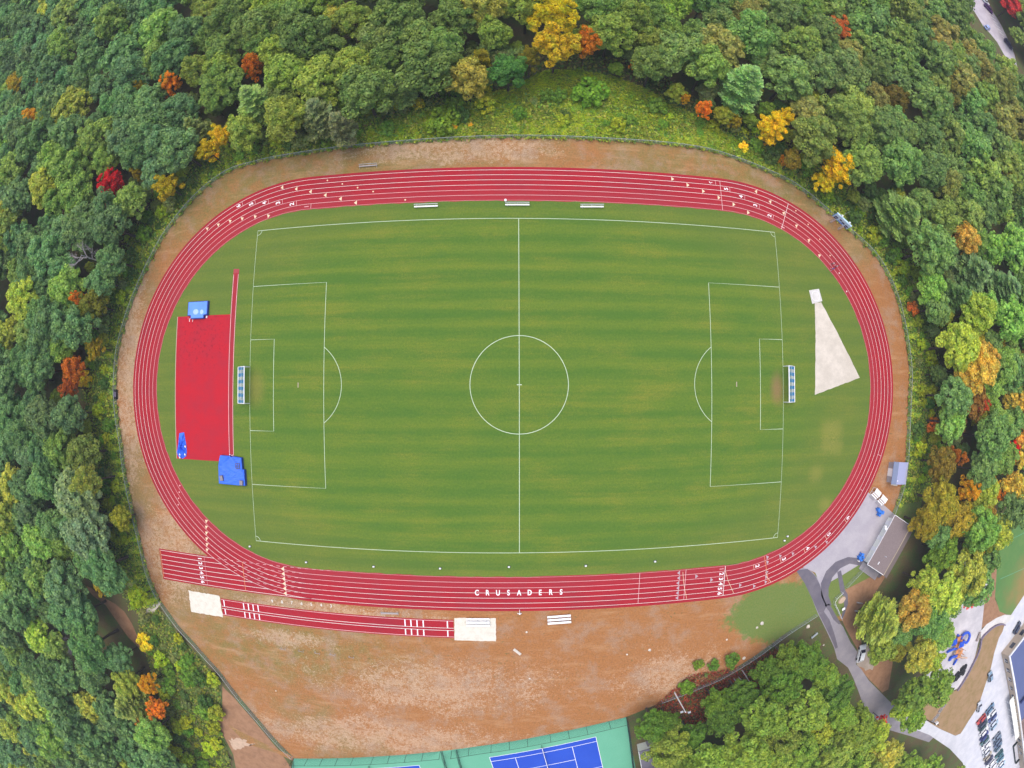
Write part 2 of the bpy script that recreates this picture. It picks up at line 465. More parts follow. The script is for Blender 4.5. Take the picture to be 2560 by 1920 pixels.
class MB:
    """collects solids and links them as ONE mesh object"""

    def __init__(s):
        s.v, s.f, s.mi = [], [], []

    def add(s, vs, fs, mi=0):
        o = len(s.v)
        s.v += [tuple(map(float, p)) for p in vs]
        s.f += [tuple(i + o for i in f) for f in fs]
        s.mi += [mi] * len(fs)
        return s

    def box(s, c, d, rz=0.0, mi=0, top=1.0):
        x, y, z = d[0] / 2, d[1] / 2, d[2] / 2
        ca, sa = math.cos(rz), math.sin(rz)
        vs = []
        for k, (sx, sy, sz) in enumerate([(-1, -1, -1), (1, -1, -1), (1, 1, -1), (-1, 1, -1), (-1, -1, 1), (1, -1, 1), (1, 1, 1), (-1, 1, 1)]):
            q = top if sz > 0 else 1.0
            px, py = sx * x * q, sy * y * q
            vs.append((c[0] + px * ca - py * sa, c[1] + px * sa + py * ca, c[2] + sz * z))
        return s.add(vs, [(0, 3, 2, 1), (4, 5, 6, 7), (0, 1, 5, 4), (1, 2, 6, 5), (2, 3, 7, 6), (3, 0, 4, 7)], mi)

    def tube(s, pts, rad, n=6, mi=0):
        pts = [Vector(p) for p in pts]
        if not isinstance(rad, (list, tuple)):
            rad = [rad] * len(pts)
        rings = []
        for i, p in enumerate(pts):
            d = (pts[min(i + 1, len(pts) - 1)] - pts[max(i - 1, 0)])
            d = d.normalized() if d.length > 1e-9 else Vector((0, 0, 1))
            a = d.cross(Vector((0, 0, 1)) if abs(d.z) < 0.95 else Vector((1, 0, 0))).normalized()
            b = d.cross(a)
            rings.append([p + (a * math.cos(2 * PI * k / n) + b * math.sin(2 * PI * k / n)) * rad[i] for k in range(n)])
        vs = [v for r in rings for v in r]
        fs = []
        for i in range(len(pts) - 1):
            for k in range(n):
                fs.append((i * n + k, i * n + (k + 1) % n, (i + 1) * n + (k + 1) % n, (i + 1) * n + k))
        fs.append(tuple(range(n - 1, -1, -1)))
        fs.append(tuple((len(pts) - 1) * n + k for k in range(n)))
        return s.add(vs, fs, mi)

    def prism(s, poly, z0, z1, mi=0, inset=0.0):
        n = len(poly)
        ar = sum(poly[i][0] * poly[(i + 1) % n][1] - poly[(i + 1) % n][0] * poly[i][1] for i in range(n))
        if ar < 0:
            poly = poly[::-1]
        cx = sum(p[0] for p in poly) / n
        cy = sum(p[1] for p in poly) / n
        vs = [(p[0], p[1], z0) for p in poly] + [(cx + (p[0] - cx) * (1 - inset), cy + (p[1] - cy) * (1 - inset), z1) for p in poly]
        fs = [(i, (i + 1) % n, n + (i + 1) % n, n + i) for i in range(n)]
        for tri in tessellate_polygon([[Vector((p[0], p[1], 0)) for p in poly]]):
            a, b, c3 = tri
            q = (poly[b][0] - poly[a][0]) * (poly[c3][1] - poly[a][1]) - (poly[b][1] - poly[a][1]) * (poly[c3][0] - poly[a][0])
            if q < 0:
                a, c3 = c3, a
            fs.append((n + a, n + b, n + c3))
            fs.append((c3, b, a))
        return s.add(vs, fs, mi)

    def sheet(s, poly, z, mi=0):
        fs = []
        for tri in tessellate_polygon([[Vector((p[0], p[1], 0)) for p in poly]]):
            a, b, c3 = tri
            q = (poly[b][0] - poly[a][0]) * (poly[c3][1] - poly[a][1]) - (poly[b][1] - poly[a][1]) * (poly[c3][0] - poly[a][0])
            fs.append((a, b, c3) if q > 0 else (c3, b, a))
        return s.add([(p[0], p[1], z) for p in poly], fs, mi)

    def ribbon(s, pts, w, z, mi=0, closed=False):
        """flat painted line of width w along pts"""
        P = [Vector((p[0], p[1])) for p in pts]
        n = len(P)
        vs, fs = [], []
        for i, p in enumerate(P):
            a = P[(i - 1) % n] if (closed or i > 0) else p
            b = P[(i + 1) % n] if (closed or i < n - 1) else p
            d = (b - a).normalized()
            nn = Vector((-d.y, d.x)) * (w / 2)
            vs += [(p.x + nn.x, p.y + nn.y, z), (p.x - nn.x, p.y - nn.y, z)]
        for i in range(n if closed else n - 1):
            j = (i + 1) % n
            fs.append((2 * i + 1, 2 * j + 1, 2 * j, 2 * i))
        return s.add(vs, fs, mi)

    def ball(s, c, r, n=8, m=5, mi=0):
        r = r if isinstance(r, (tuple, list)) else (r, r, r)
        vs = [(c[0], c[1], c[2] - r[2])]
        for j in range(1, m):
            a = -PI / 2 + PI * j / m
            for k in range(n):
                b = 2 * PI * k / n
                vs.append((c[0] + r[0] * math.cos(a) * math.cos(b), c[1] + r[1] * math.cos(a) * math.sin(b), c[2] + r[2] * math.sin(a)))
        vs.append((c[0], c[1], c[2] + r[2]))
        fs = [(0, 1 + (k + 1) % n, 1 + k) for k in range(n)]
        for j in range(m - 2):
            for k in range(n):
                fs.append((1 + j * n + k, 1 + j * n + (k + 1) % n, 1 + (j + 1) * n + (k + 1) % n, 1 + (j + 1) * n + k))
        L = 1 + (m - 2) * n
        fs += [(L + k, L + (k + 1) % n, len(vs) - 1) for k in range(n)]
        return s.add(vs, fs, mi)

    def build(s, name, mats, parent=None, smooth=False, bevel=0.0, loc=None, rz=0.0):
        me = bpy.data.meshes.new(name)
        me.from_pydata(s.v, [], s.f)
        for m in (mats if isinstance(mats, (list, tuple)) else [mats]):
            if m:
                me.materials.append(m)
        me.polygons.foreach_set('material_index', s.mi)
        if smooth:
            me.polygons.foreach_set('use_smooth', [True] * len(s.f))
        me.update()
        o = bpy.data.objects.new(name, me)
        COL.objects.link(o)
        if parent is not None:
            o.parent = parent
        if loc is not None:
            o.location = loc
            o.rotation_euler = (0, 0, rz)
        if bevel:
            b = o.modifiers.new('bevel', 'BEVEL')
            b.width = bevel
            b.segments = 2
            b.limit_method = 'ANGLE'
        return o


def np_mesh(name, V, quads, mat, colors=None):
    me = bpy.data.meshes.new(name)
    n, f = len(V), len(quads)
    me.vertices.add(n)
    me.vertices.foreach_set('co', np.ascontiguousarray(V, np.float32).ravel())
    me.loops.add(f * 4)
    me.loops.foreach_set('vertex_index', np.ascontiguousarray(quads, np.int32).ravel())
    me.polygons.add(f)
    me.polygons.foreach_set('loop_start', np.arange(0, f * 4, 4, dtype=np.int32))
    me.update(calc_edges=True)
    me.materials.append(mat)
    if colors is not None:
        at = me.attributes.new('tint', 'FLOAT_COLOR', 'POINT')
        at.data.foreach_set('color', np.ascontiguousarray(colors, np.float32).ravel())
    return me


def struct(name, poly, z, m, parent=None):
    o = MB().sheet(poly, z).build(name, m, parent)
    if parent is None:
        tag(o, kind='structure')
    return o


def text_mesh(name, s, size, m, parent, loc, rz, bold=0.02, sx=1.0):
    cu = bpy.data.curves.new(name + '_c', 'FONT')
    cu.body = s
    cu.size = size
    cu.offset = bold
    cu.align_x = 'CENTER'
    cu.align_y = 'CENTER'
    o = bpy.data.objects.new(name, cu)
    COL.objects.link(o)
    dg = bpy.context.evaluated_depsgraph_get()
    me = bpy.data.meshes.new_from_object(o.evaluated_get(dg))
    bpy.data.objects.remove(o)
    bpy.data.curves.remove(cu)
    me.materials.clear()
    me.materials.append(m)
    me.name = name
    o = bpy.data.objects.new(name, me)
    COL.objects.link(o)
    o.parent = parent
    o.location = loc
    o.rotation_euler = (0, 0, rz)
    o.scale = (sx, 1, 1)
    return o

# ================================================================== THE SETTING
cTL, cTM, cTR = crop(0, 0, 2.572), crop(850, 0, 2.572), crop(1700, 0, 2.572)
cML, cMM, cMR = crop(0, 640, 2.572), crop(850, 640, 2.572), crop(1700, 640, 2.572)
cBL, cBM, cBR = crop(0, 1280, 2.572), crop(850, 1280, 2.572), crop(1700, 1280, 2.572)
cE = crop(2260, 1540, 4.367)
cCars = crop(2420, 1720, 8.293)
cConc = crop(2140, 1270, 9.22)
cNE = crop(2400, 0, 11.85)
cPath = crop(2060, 1430, 9.757)


def resample(pts, step, closed=False):
    """Catmull-Rom through pts, then points every step metres"""
    P = [Vector((p[0], p[1])) for p in pts]
    n = len(P)
    out = []
    for i in range(n if closed else n - 1):
        p0 = P[(i - 1) % n] if (closed or i > 0) else P[i]
        p1, p2 = P[i], P[(i + 1) % n]
        p3 = P[(i + 2) % n] if (closed or i + 2 < n) else p2
        for k in range(12):
            u = k / 12
            out.append(0.5 * ((2 * p1) + (p2 - p0) * u + (2 * p0 - 5 * p1 + 4 * p2 - p3) * u * u + (3 * p1 - p0 - 3 * p2 + p3) * u ** 3))
    if not closed:
        out.append(P[-1])
    res = [out[0]]
    acc = 0.0
    for a, b in zip(out[:-1], out[1:]):
        d = (b - a).length
        while acc + d >= step and d > 1e-9:
            u = (step - acc) / d
            a = a + (b - a) * u
            res.append(a.copy())
            d = (b - a).length
            acc = 0.0
        acc += d
    if not closed and (res[-1] - out[-1]).length > step * 0.3:
        res.append(out[-1])
    return [(p.x, p.y) for p in res]


# fence lines (top rail, 1.2 m up), read off the photograph
FZ = 1.2
RING = ([cBL(x, y, FZ) for x, y in ((1005, 560), (975, 500), (930, 380), (890, 210), (840, 0))] +
        [cML(x, y, FZ) for x, y in ((790, 1400), (765, 1200), (740, 1050), (728, 900), (730, 750), (745, 600), (800, 390), (880, 180))] +
        [cTL(x, y, FZ) for x, y in ((965, 1646), (1060, 1480), (1250, 1250), (1450, 1095), (1650, 1030), (1800, 998))] +
        [cTM(x, y, FZ) for x, y in ((0, 940), (500, 895), (1100, 868), (1700, 885), (2212, 925))] +
        [cTR(x, y, FZ) for x, y in ((300, 985), (660, 1130), (820, 1230), (990, 1375), (1100, 1470))] +
        [cMR(x, y, FZ) for x, y in ((1280, 0), (1400, 240), (1465, 500), (1495, 750), (1490, 900), (1480, 1130), (1470, 1330), (1450, 1470), (1400, 1620))] +
        [g2(2236, 1290, FZ)])
SWF = [cBL(x, y, FZ) for x, y in ((1030, 600), (1130, 740), (1230, 850), (1300, 930), (1400, 1040), (1530, 1210), (1650, 1350), (1770, 1490), (1870, 1590))]
SEF = [cBR(x, y, FZ) for x, y in ((885, 670), (700, 790), (480, 950), (270, 1075), (120, 1140))]
RINGS = resample(RING, 3.0)

ground = struct('ground', [(-1500, -1500), (1500, -1500), (1500, 1500), (-1500, 1500)], 0.0, M['floor'])
TB = [g2(734, 1896), g2(814.7, 1896), g2(971, 1889.4), g2(1071, 1881), g2(1102.8, 1877.7), g2(1200, 1864.8), g2(1279.8, 1853.4), g2(1349.7, 1840.3), g2(1421, 1826), g2(1565.4, 1792.4)]
dry_poly = (RINGS + [cBR(1300, 420), cBR(1180, 560), cBR(1050, 700), cBR(885, 670)] + [p for p in SEF[1:]] + [(33, -68), TB[-1]] + [(TB[0][0], TB[0][1] - 1)] +
            [(-58, -88), (-66, -87), (-70, -82)] + SWF[::-1])
struct('dry_grass', dry_poly, 0.010, M['dry'])

T0 = (-0.345, -0.623)
HS = 42.09


def stadium(r, n=120):
    P = []
    for i in range(n + 1):
        a = -PI / 2 + PI * i / n
        P.append((T0[0] + HS + r * math.cos(a), T0[1] + r * math.sin(a)))
    for i in range(n + 1):
        a = PI / 2 + PI * i / n
        P.append((T0[0] - HS + r * math.cos(a), T0[1] + r * math.sin(a)))
    return P


def ring_sheet(ro, ri, z):
    a, b = stadium(ro), stadium(ri)
    n = len(a)
    return MB().add([(p[0], p[1], z) for p in a] + [(p[0], p[1], z) for p in b],
                    [(i, (i + 1) % n, n + (i + 1) % n, n + i) for i in range(n)])


def lane_r(k):
    return 36.5 + 1.1 * k


# --- infield
rj = random.Random(5)
infield_edge = [(x + rj.uniform(-.10, .10), y + rj.uniform(-.10, .10)) for x, y in resample(stadium(36.35), 1.2, True)]
infield = struct('infield_grass', infield_edge, 0.034, M['turf'])
# --- track: oval, hurdle chute, markings
track = tag(ring_sheet(43.75, 36.0, 0.026).build('running_track', M['track']), kind='structure')
yc0, yc1 = T0[1] - lane_r(0), T0[1] - lane_r(6)
MB().sheet([(-80.9, yc1 - 0.45), (T0[0] - HS + 14, yc1 - 0.15), (T0[0] - HS + 14, yc0 - 3), (T0[0] - HS - 10, yc0 + 0.25), (-80.9, yc0 + 0.35)], 0.022).build('sprint_chute', M['track'], track)
ZL = 0.042
for k in range(7):
    MB().ribbon(stadium(lane_r(k)), 0.07 if k else 0.06, ZL, closed=True).build('lane_line', M['line_pink'] if k < 1 else (M['line_soft'] if k < 3 else M['line']), track)
for k in range(7):
    y = T0[1] - lane_r(k)
    # solid until it meets the curve, dashes while it crosses the bend lanes
    rr = lane_r(6)
    xm = T0[0] - HS - math.sqrt(max(rr * rr - lane_r(k) ** 2, 0)) if k < 6 else T0[0] - HS
    MB().ribbon([(-80.6, y), (xm, y)], 0.085, ZL).build('chute_line', M['line'], track)
    if k < 6:
        d = MB()
        x = xm + 1.0
        while x < T0[0] - HS + 5:
            d.ribbon([(x, y), (x + 0.75, y)], 0.075, ZL + 0.004)
            x += 1.62
        d.build('chute_dashes', M['line_soft'], track)
MB().ribbon([(-80.6, yc0), (-80.6, yc1)], 0.10, ZL + .004).build('chute_end_line', M['orange_line'], track)


def lane_frame(p):
    x, y = p[0] - T0[0], p[1] - T0[1]
    cx = max(-HS, min(HS, x))
    dx, dy = x - cx, y
    rho = math.hypot(dx, dy)
    n = (dx / rho, dy / rho)
    return rho, n, (T0[0] + cx, T0[1])


def lane_snap(p):
    rho, n, c = lane_frame(p)
    k = min(5, max(0, int((rho - 36.5) / 1.1)))
    rc = lane_r(k) + 0.55
    return (c[0] + n[0] * rc, c[1] + n[1] * rc), n, k


def lane_cross(p, m, w=0.07, full=False):
    """line across one lane (or across all)"""
    rho, n, c = lane_frame(p)
    k = min(5, max(0, int((rho - 36.5) / 1.1)))
    a, b = (lane_r(0), lane_r(6)) if full else (lane_r(k) + .04, lane_r(k + 1) - .04)
    MB().ribbon([(c[0] + n[0] * a, c[1] + n[1] * a), (c[0] + n[0] * b, c[1] + n[1] * b)], w, ZL + 0.008).build('cross_line', m, track)


def lane_tri(p, fwd, m, half=False):
    (x, y), n, k = lane_snap(p)
    tx, ty = -n[1] * fwd, n[0] * fwd
    h = 0.48
    a = (x + n[0] * h, y + n[1] * h)
    b = (x - n[0] * h, y - n[1] * h)
    tip = (x + tx * 0.62, y + ty * 0.62)
    MB().sheet([a, b, tip], ZL + 0.008).build('exchange_mark', m, track)


def lane_dot(p, m):
    (x, y), n, k = lane_snap(p)
    MB().sheet([(x + .17 * math.cos(i * PI / 4), y + .17 * math.sin(i * PI / 4)) for i in range(8)], ZL + 0.008).build('lane_dot', m, track)


def lane_no(p, s, m, size=1.35):
    (x, y), n, k = lane_snap(p)
    text_mesh('lane_number', s, size, m, track, (x, y, ZL + 0.008), math.atan2(n[0], -n[1]) - PI / 2, 0.035, 0.95)


cNW = crop(560, 430, 5.53)
cSW = crop(390, 1340, 5.395)
for p in ((820, 215), (1015, 232), (1213, 268), (1418, 315), (1628, 365), (1838, 415)):
    lane_tri(cNW(*p), 1, M['cream'])
for p in ((1330, 1477), (1400, 1450), (1475, 1425), (1552, 1407), (1635, 1393), (1720, 1387)):
    lane_tri(cTL(*p), -1, M['cream'])
for p in ((1430, 120), (1637, 166), (1848, 215), (2063, 265)):
    lane_dot(cNW(*p), M['cream'])
lane_dot(cTM(420, 1280), M['cream'])
for p, s in (((205, 475), '6'), ((380, 445), '5'), ((562, 425), '4'), ((750, 425), '3'), ((942, 437), '2'), ((1145, 470), '1')):
    lane_no(cNW(*p), s, M['white'] if s != '1' else M['line_pink'])
for p in ((258, 445), (433, 420), (615, 405), (808, 405), (1003, 425), (1203, 465)):
    lane_cross(cNW(*p), M['line_soft'])
for p, s in (((200, 1172), '6'), ((297, 1215), '5'), ((393, 1260), '4'), ((485, 1315), '3'), ((577, 1382), '2'), ((663, 1455), '1')):
    lane_no(cTR(*p), s, M['white'] if s != '1' else M['line_soft'], 1.25)
for p in ((228, 1175), (320, 1217), (416, 1265), (510, 1325), (600, 1390)):
    lane_cross(cTR(*p), M['line_soft'])
lane_cross(cTR(264, 1250), M['line_soft'], 0.09, True)
lane_cross(cTR(677, 1380), M['line'], 0.09, True)
for p in ((42, 1188), (142, 1227), (242, 1268), (338, 1310), (432, 1358)):
    lane_tri(cTR(*p), -1, M['cream'])
lane_tri(cTM(2130, 1150), -1, M['cream'])
for p in ((495, 1233), (586, 1297), (673, 1370), (755, 1450), (835, 1545), (905, 1640)):
    lane_tri(cTR(*p), 1, M['cream'])
for p in ((745, 1353), (825, 1440), (900, 1535), (968, 1638)):
    lane_dot(cTR(*p), M['cream'])
for p in ((1030, 103), (1078, 222)):
    lane_dot(cMR(*p), M['line'])
for p, s in (((1080, 38), '6'), ((958, 147), '5'), ((822, 240), '4'), ((668, 308), '3'), ((497, 355), '2')):
    lane_no(cBR(*p), s, M['white'], 1.3)
for p in ((1062, 55), (938, 165), (800, 250), (648, 318), (475, 365)):
    lane_cross(cBR(*p), M['cream'])
for p, s in (((265, 375), '1'), ((265, 403), '2'), ((262, 432), '3'), ((260, 462), '4'), ((255, 495), '5'), ((253, 524), '6')):
    lane_no(cBR(*p), s, M['line_pink'] if s == '1' else M['white'], 1.3)
lane_cross(cBR(284, 440), M['line'], 0.11, True)
lane_cross(cBR(31, 470), M['line_soft'], 0.08, True)
lane_cross(cBR(558, 390), M['orange_line'], 0.08, True)
lane_cross(cMR(1280, 1280), M['line_soft'])
lane_cross(cMR(1165, 1503), M['line_soft'])
rr0 = cBR(292, 352)
MB().ribbon([cBR(292, 380), cBR(308, 440), cBR(345, 522)], 0.07, ZL + .012).build('break_line', M['cream'], track)
MB().ribbon([cBR(18, 385), cBR(25, 470), cBR(42, 556)], 0.07, ZL + .012).build('break_line', M['cream'], track)
MB().ribbon([cBR(548, 385), cBR(560, 420), cBR(585, 450)], 0.07, ZL + .012).build('break_line', M['cream'], track)
for p in ((98, 418), (195, 438), (380, 470), (470, 480), (545, 455), (548, 420), (552, 385), (557, 330), (557, 300), (640, 290), (720, 270), (870, 235), (940, 200)):
    lane_tri(cBR(*p), 1, M['grey_mark'])
for p in ((2185, 400), (2185, 430), (2180, 460), (2180, 490), (2177, 520), (2175, 548)):
    lane_tri(cBM(*p), -1, M['grey_mark'])
lane_cross(cBM(1922, 490), M['line_soft'], 0.08, True)
for i, s in enumerate('123456'):
    x, y = -69.3, T0[1] - lane_r(i) - 0.55
    text_mesh('lane_number', s, 1.35, M['white'], track, (x, y, ZL + .008), -PI / 2, 0.035, 0.95)
MB().ribbon([(-68.0, yc0), (-68.0, yc1)], 0.07, ZL + .008).build('start_line', M['line_pink'], track)
MB().ribbon([(-58.05, yc0), (-58.05, yc1)], 0.08, ZL + .008).build('start_line', M['orange_line'], track)
MB().ribbon([(-48.1, yc0 - 0.1), (-48.1, yc1)], 0.07, ZL + .008).build('start_line', M['line_soft'], track)
for i in range(6):
    y = T0[1] - lane_r(i) - 0.55
    MB().sheet([(-48.15, y - .48), (-48.15, y + .48), (-48.8, y)], ZL + .012).build('exchange_mark', M['cream'], track)
for p in ((1333, 60), (1333, 97), (1335, 133), (1337, 170), (1338, 208), (1340, 240)):
    lane_tri(cBL(*p), -1, M['cream'])
for p in ((1158, 1475), (1155, 1517), (1150, 1557), (1149, 1597)):
    lane_dot(cML(*p), M['line_soft'])
xs0, xs1 = cBM(880, 502)[0], cBM(1422, 500)[0]
for i, ch in enumerate('CRUSADERS'):
    text_mesh('track_lettering', ch, 1.6, M['white'], track, (xs0 + (xs1 - xs0) * i / 8, T0[1] - 39.8 + (0.02 if i % 2 else 0), ZL + .012), 0, 0.045, 0.72)

# --- soccer field lines
ZF = 0.044
PL, PWd = 54.10, 32.05
def fl(pts, closed=False, w=0.11):
    MB().ribbon(pts, w, ZF, closed=closed).build('field_line', M['turfline'], infield)
fl([(-PL, -PWd), (PL, -PWd), (PL, PWd), (-PL, PWd)], True, 0.12)
MB().ribbon([(0, -PWd), (0, PWd)], 0.12, ZF + .004).build('field_line', M['turfline'], infield)
MB().ribbon([(9.15 * math.cos(2 * PI * i / 72), 9.15 * math.sin(2 * PI * i / 72)) for i in range(72)], 0.12, ZF + .008, closed=True).build('centre_circle', M['turfline'], infield)
MB().ribbon([(-.45, 0), (.45, 0)], 0.16, ZF + .012).build('field_line', M['turfline'], infield)
for s in (-1, 1):
    fl([(s * PL, 20.12), (s * (PL - 16.46), 20.12), (s * (PL - 16.46), -20.12), (s * PL, -20.12)], w=0.10)
    fl([(s * PL, 9.144), (s * (PL - 5.49), 9.144), (s * (PL - 5.49), -9.144), (s * PL, -9.144)], w=0.10)
    a0 = math.acos((16.46 - 10.97) / 9.15)
    MB().ribbon([(s * (PL - 10.97 - 9.15 * math.cos(a)), 9.15 * math.sin(a)) for a in np.linspace(-a0, a0, 30)], 0.10, ZF + .004).build('penalty_arc', M['turfline'], infield)
    MB().ribbon([(s * (PL - 10.97), -.5), (s * (PL - 10.97), .5)], 0.18, ZF + .004).build('penalty_mark', M['trim_tan'], infield)
    for q in (-1, 1):
        MB().ribbon([(s * (PL - 1.0 * math.cos(a)), q * (PWd - 1.0 * math.sin(a))) for a in np.linspace(0, PI / 2, 8)], 0.09, ZF + .004).build('corner_arc', M['turfline'], infield)

# --- red high-jump apron and pole-vault runway (D-zone)
ap = struct('jump_apron', [(-73.4, 14.75), (-59.1, 14.6), (-59.25, -15.75), (-73.4, -15.75)], 0.042, M['apron'])
vr = struct('vault_runway', [(-59.25, 24.2), (-57.85, 24.1), (-58.2, -14.6), (-59.4, -14.6)], 0.048, M['track'])
MB().ribbon([(-59.12, 23.0), (-59.3, -14.4)], 0.10, 0.056).build('runway_line', M['line_soft'], vr)
MB().ribbon([(-57.98, 23.0), (-58.3, -14.4)], 0.10, 0.056).build('runway_line', M['line_soft'], vr)
MB().sheet([(-59.25, 24.2), (-57.85, 24.1), (-57.9, 23.2), (-59.2, 23.3)], 0.056).build('runway_end', flat('dark_red_rubber', (0.34, 0.04, 0.05)), vr)
MB().ribbon([(-73.4, 14.75), (-73.4, -15.75)], 0.18, 0.048).build('apron_edge', M['trim_tan'], ap)

# --- throwing circle pad and sector
struct('throwing_sector', [(x + random.Random(int(x * 97 + y * 31)).uniform(-.07, .07), y + random.Random(int(x * 53 + y * 71)).uniform(-.07, .07)) for x, y in [(63.0 + (64.75 - 63) * k / 3, 17.3 + .2 * k / 3) for k in range(3)] + [(64.75 + 10.15 * k / 22, 17.5 - 16.13 * k / 22) for k in range(22)] + [(74.9 - 12.7 * k / 18, 1.37 - 3.57 * k / 18) for k in range(18)] + [(62.2 + .8 * k / 24, -2.2 + 19.5 * k / 24) for k in range(24)]], 0.042, M['stone_dust'])
pad = tag(MB().prism([(61.7, 19.9), (64.4, 20.4), (65.1, 17.75), (62.3, 17.0)], 0.03, 0.10).build('throwing_pad', M['concrete']), kind='structure')
MB().tube([(63.4 + 1.07 * math.cos(i * PI / 10), 18.75 + 1.07 * math.sin(i * PI / 10), 0.105) for i in range(21)], 0.03, 4).build('throwing_ring', M['white'], pad)

# --- long jump runways and sand pits
lj = struct('long_jump_runway', [(-65.0, -46.45), (-13.0, -46.45), (-13.0, -50.6), (-65.0, -50.6)], 0.024, M['track'])
for y in (-46.75, -48.35, -48.9, -50.35):
    MB().ribbon([(-65, y), (-13, y)], 0.09, 0.032).build('runway_line', M['line_soft' if y in (-46.75, -50.35) else 'line'], lj)
for x in [v[0] for v in (cBL(1445, 610), cBL(1568, 610), cBL(1599, 615), cBL(1630, 625), cBL(1662, 630))] + [v[0] for v in (cBM(420, 740), cBM(458, 740), cBM(497, 740), cBM(537, 745), cBM(692, 750))]:
    for ya, yb in ((-46.8, -48.3), (-48.95, -50.3)):
        MB().ribbon([(x, ya), (x, yb)], 0.24, 0.038).build('takeoff_board', M['white'], lj)
rj = random.Random(8)


def ragged(q, step, a):
    out = []
    for i in range(len(q)):
        p, r = Vector(q[i]), Vector(q[(i + 1) % len(q)])
        n = max(1, int((r - p).length / step))
        for k in range(n):
            v = p + (r - p) * k / n
            out.append((v.x + rj.uniform(-a, a), v.y + rj.uniform(-a, a)))
    return out


struct('sand_pit', ragged([(-73.75, -45.9), (-65.2, -45.9), (-65.1, -51.1), (-73.9, -51.2)], 0.5, 0.10), 0.030, M['sand'])
struct('sand_pit', ragged([(-12.85, -46.0), (-4.6, -45.9), (-4.65, -51.2), (-12.9, -51.1)], 0.5, 0.06), 0.031, M['sand'])
for i, ch in enumerate('9876543'):
    q = cBL(1750 + 63 * i, 574 + 5 * i)
    o = text_mesh('distance_number', ch, 1.0, M['line'], lj, (q[0], q[1], 0.026), 0, 0.0, 1.0)

# --- entrance: pale apron, dark loop, service road
struct('apron_pavement', [D(1876, 1064), D(1907, 1089), D(1934, 1113), cBR(1215, 330), cBR(1150, 340), cBR(1020, 420), cBR(905, 480), cBR(870, 390), cBR(780, 350), D(1690, 1195), D(1800, 1100)], 0.018, M['asph_pale'])
struct('service_road', [cBR(x, y) for x, y in ((745, 375), (800, 455), (850, 560), (885, 650), (940, 760), (990, 870), (1010, 945), (1080, 1000), (1115, 1070), (1150, 1160), (1175, 1235), (1260, 1330), (1340, 1400), (1480, 1440), (1600, 1480), (1680, 1400), (1590, 1345), (1400, 1270), (1300, 1170), (1215, 1085), (1165, 1010), (1132, 980), (1140, 900), (1095, 835), (1050, 740), (1010, 690), (975, 620), (935, 560), (912, 500), (890, 430), (850, 385), (800, 355))], 0.014, M['asph_mid'])
for name, poly in (('patched_asphalt', ((745, 375), (800, 455), (855, 570), (890, 650), (925, 640), (945, 600), (925, 560), (900, 470), (870, 410), (820, 365))),
                   ('loop_path', ((1150, 297), (1080, 289), (1000, 320), (940, 380), (905, 460), (908, 540), (935, 600), (975, 600), (955, 540), (955, 490), (980, 420), (1030, 362), (1090, 332), (1160, 345), (1205, 365), (1240, 400), (1280, 425), (1300, 405), (1210, 320))),
                   ('patched_asphalt', ((890, 652), (925, 640), (960, 690), (985, 760), (1000, 810), (1015, 870), (1000, 880), (965, 800), (930, 730))),
                   ('patched_asphalt', ((930, 600), (960, 590), (1000, 660), (1035, 720), (1020, 722), (985, 690), (960, 640))),
                   ('garden_path', ((1010, 385), (1035, 375), (1048, 440), (1060, 500), (1078, 530), (1080, 590), (1060, 650), (1045, 690), (1035, 685), (1055, 600), (1052, 545), (1030, 510)))):
    struct(name, [cBR(*p) for p in poly], 0.023, M['asph_dark'])
struct('trampled_earth', [cBR(x, y) for x, y in ((1060, 500), (1240, 410), (1330, 400), (1230, 560), (1130, 640), (1170, 860), (1240, 900), (1370, 950), (1340, 1140), (1300, 1160), (1220, 1080), (1150, 1000), (1150, 900), (1060, 740), (1040, 690), (1080, 590))], 0.013, M['path'])
struct('gravel_pulloff', ragged([cBR(x, y) for x, y in ((1140, 880), (1200, 860), (1260, 930), (1240, 1010), (1190, 1020), (1140, 980))], 1.0, .35), 0.019, asphalt('pulloff_dirt', (.30, .25, .21), (.40, .34, .29)))
# --- woodland paths, south-west corner
struct('woodland_path', [cBL(x, y) for x, y in ((540, 470), (590, 490), (660, 545), (740, 590), (800, 640), (850, 720), (880, 790), (935, 850), (1000, 900), (1040, 950), (990, 960), (900, 880), (820, 800), (750, 700), (680, 600), (600, 540))], 0.008, M['path'])
struct('bare_bank', [cBL(x, y) for x, y in ((1430, 1120), (1510, 1200), (1640, 1350), (1800, 1540), (1870, 1640), (1850, 1760), (1540, 1760), (1500, 1560), (1440, 1440), (1390, 1360), (1430, 1290))], 0.009, M['path'])
struct('gate_path', [cBL(x, y) for x, y in ((1000, 555), (1035, 590), (985, 650), (930, 705), (900, 700), (940, 630))], 0.016, M['stone_dust'])
struct('pale_earth', ragged([cBL(x, y) for x, y in ((1470, 1462), (1530, 1455), (1590, 1480), (1640, 1490), (1590, 1506), (1545, 1512), (1520, 1530), (1490, 1505))], .5, 0.6), 0.016, flat('washed_sand', (.50, .36, .26), .95, .1, .3, 1.2))
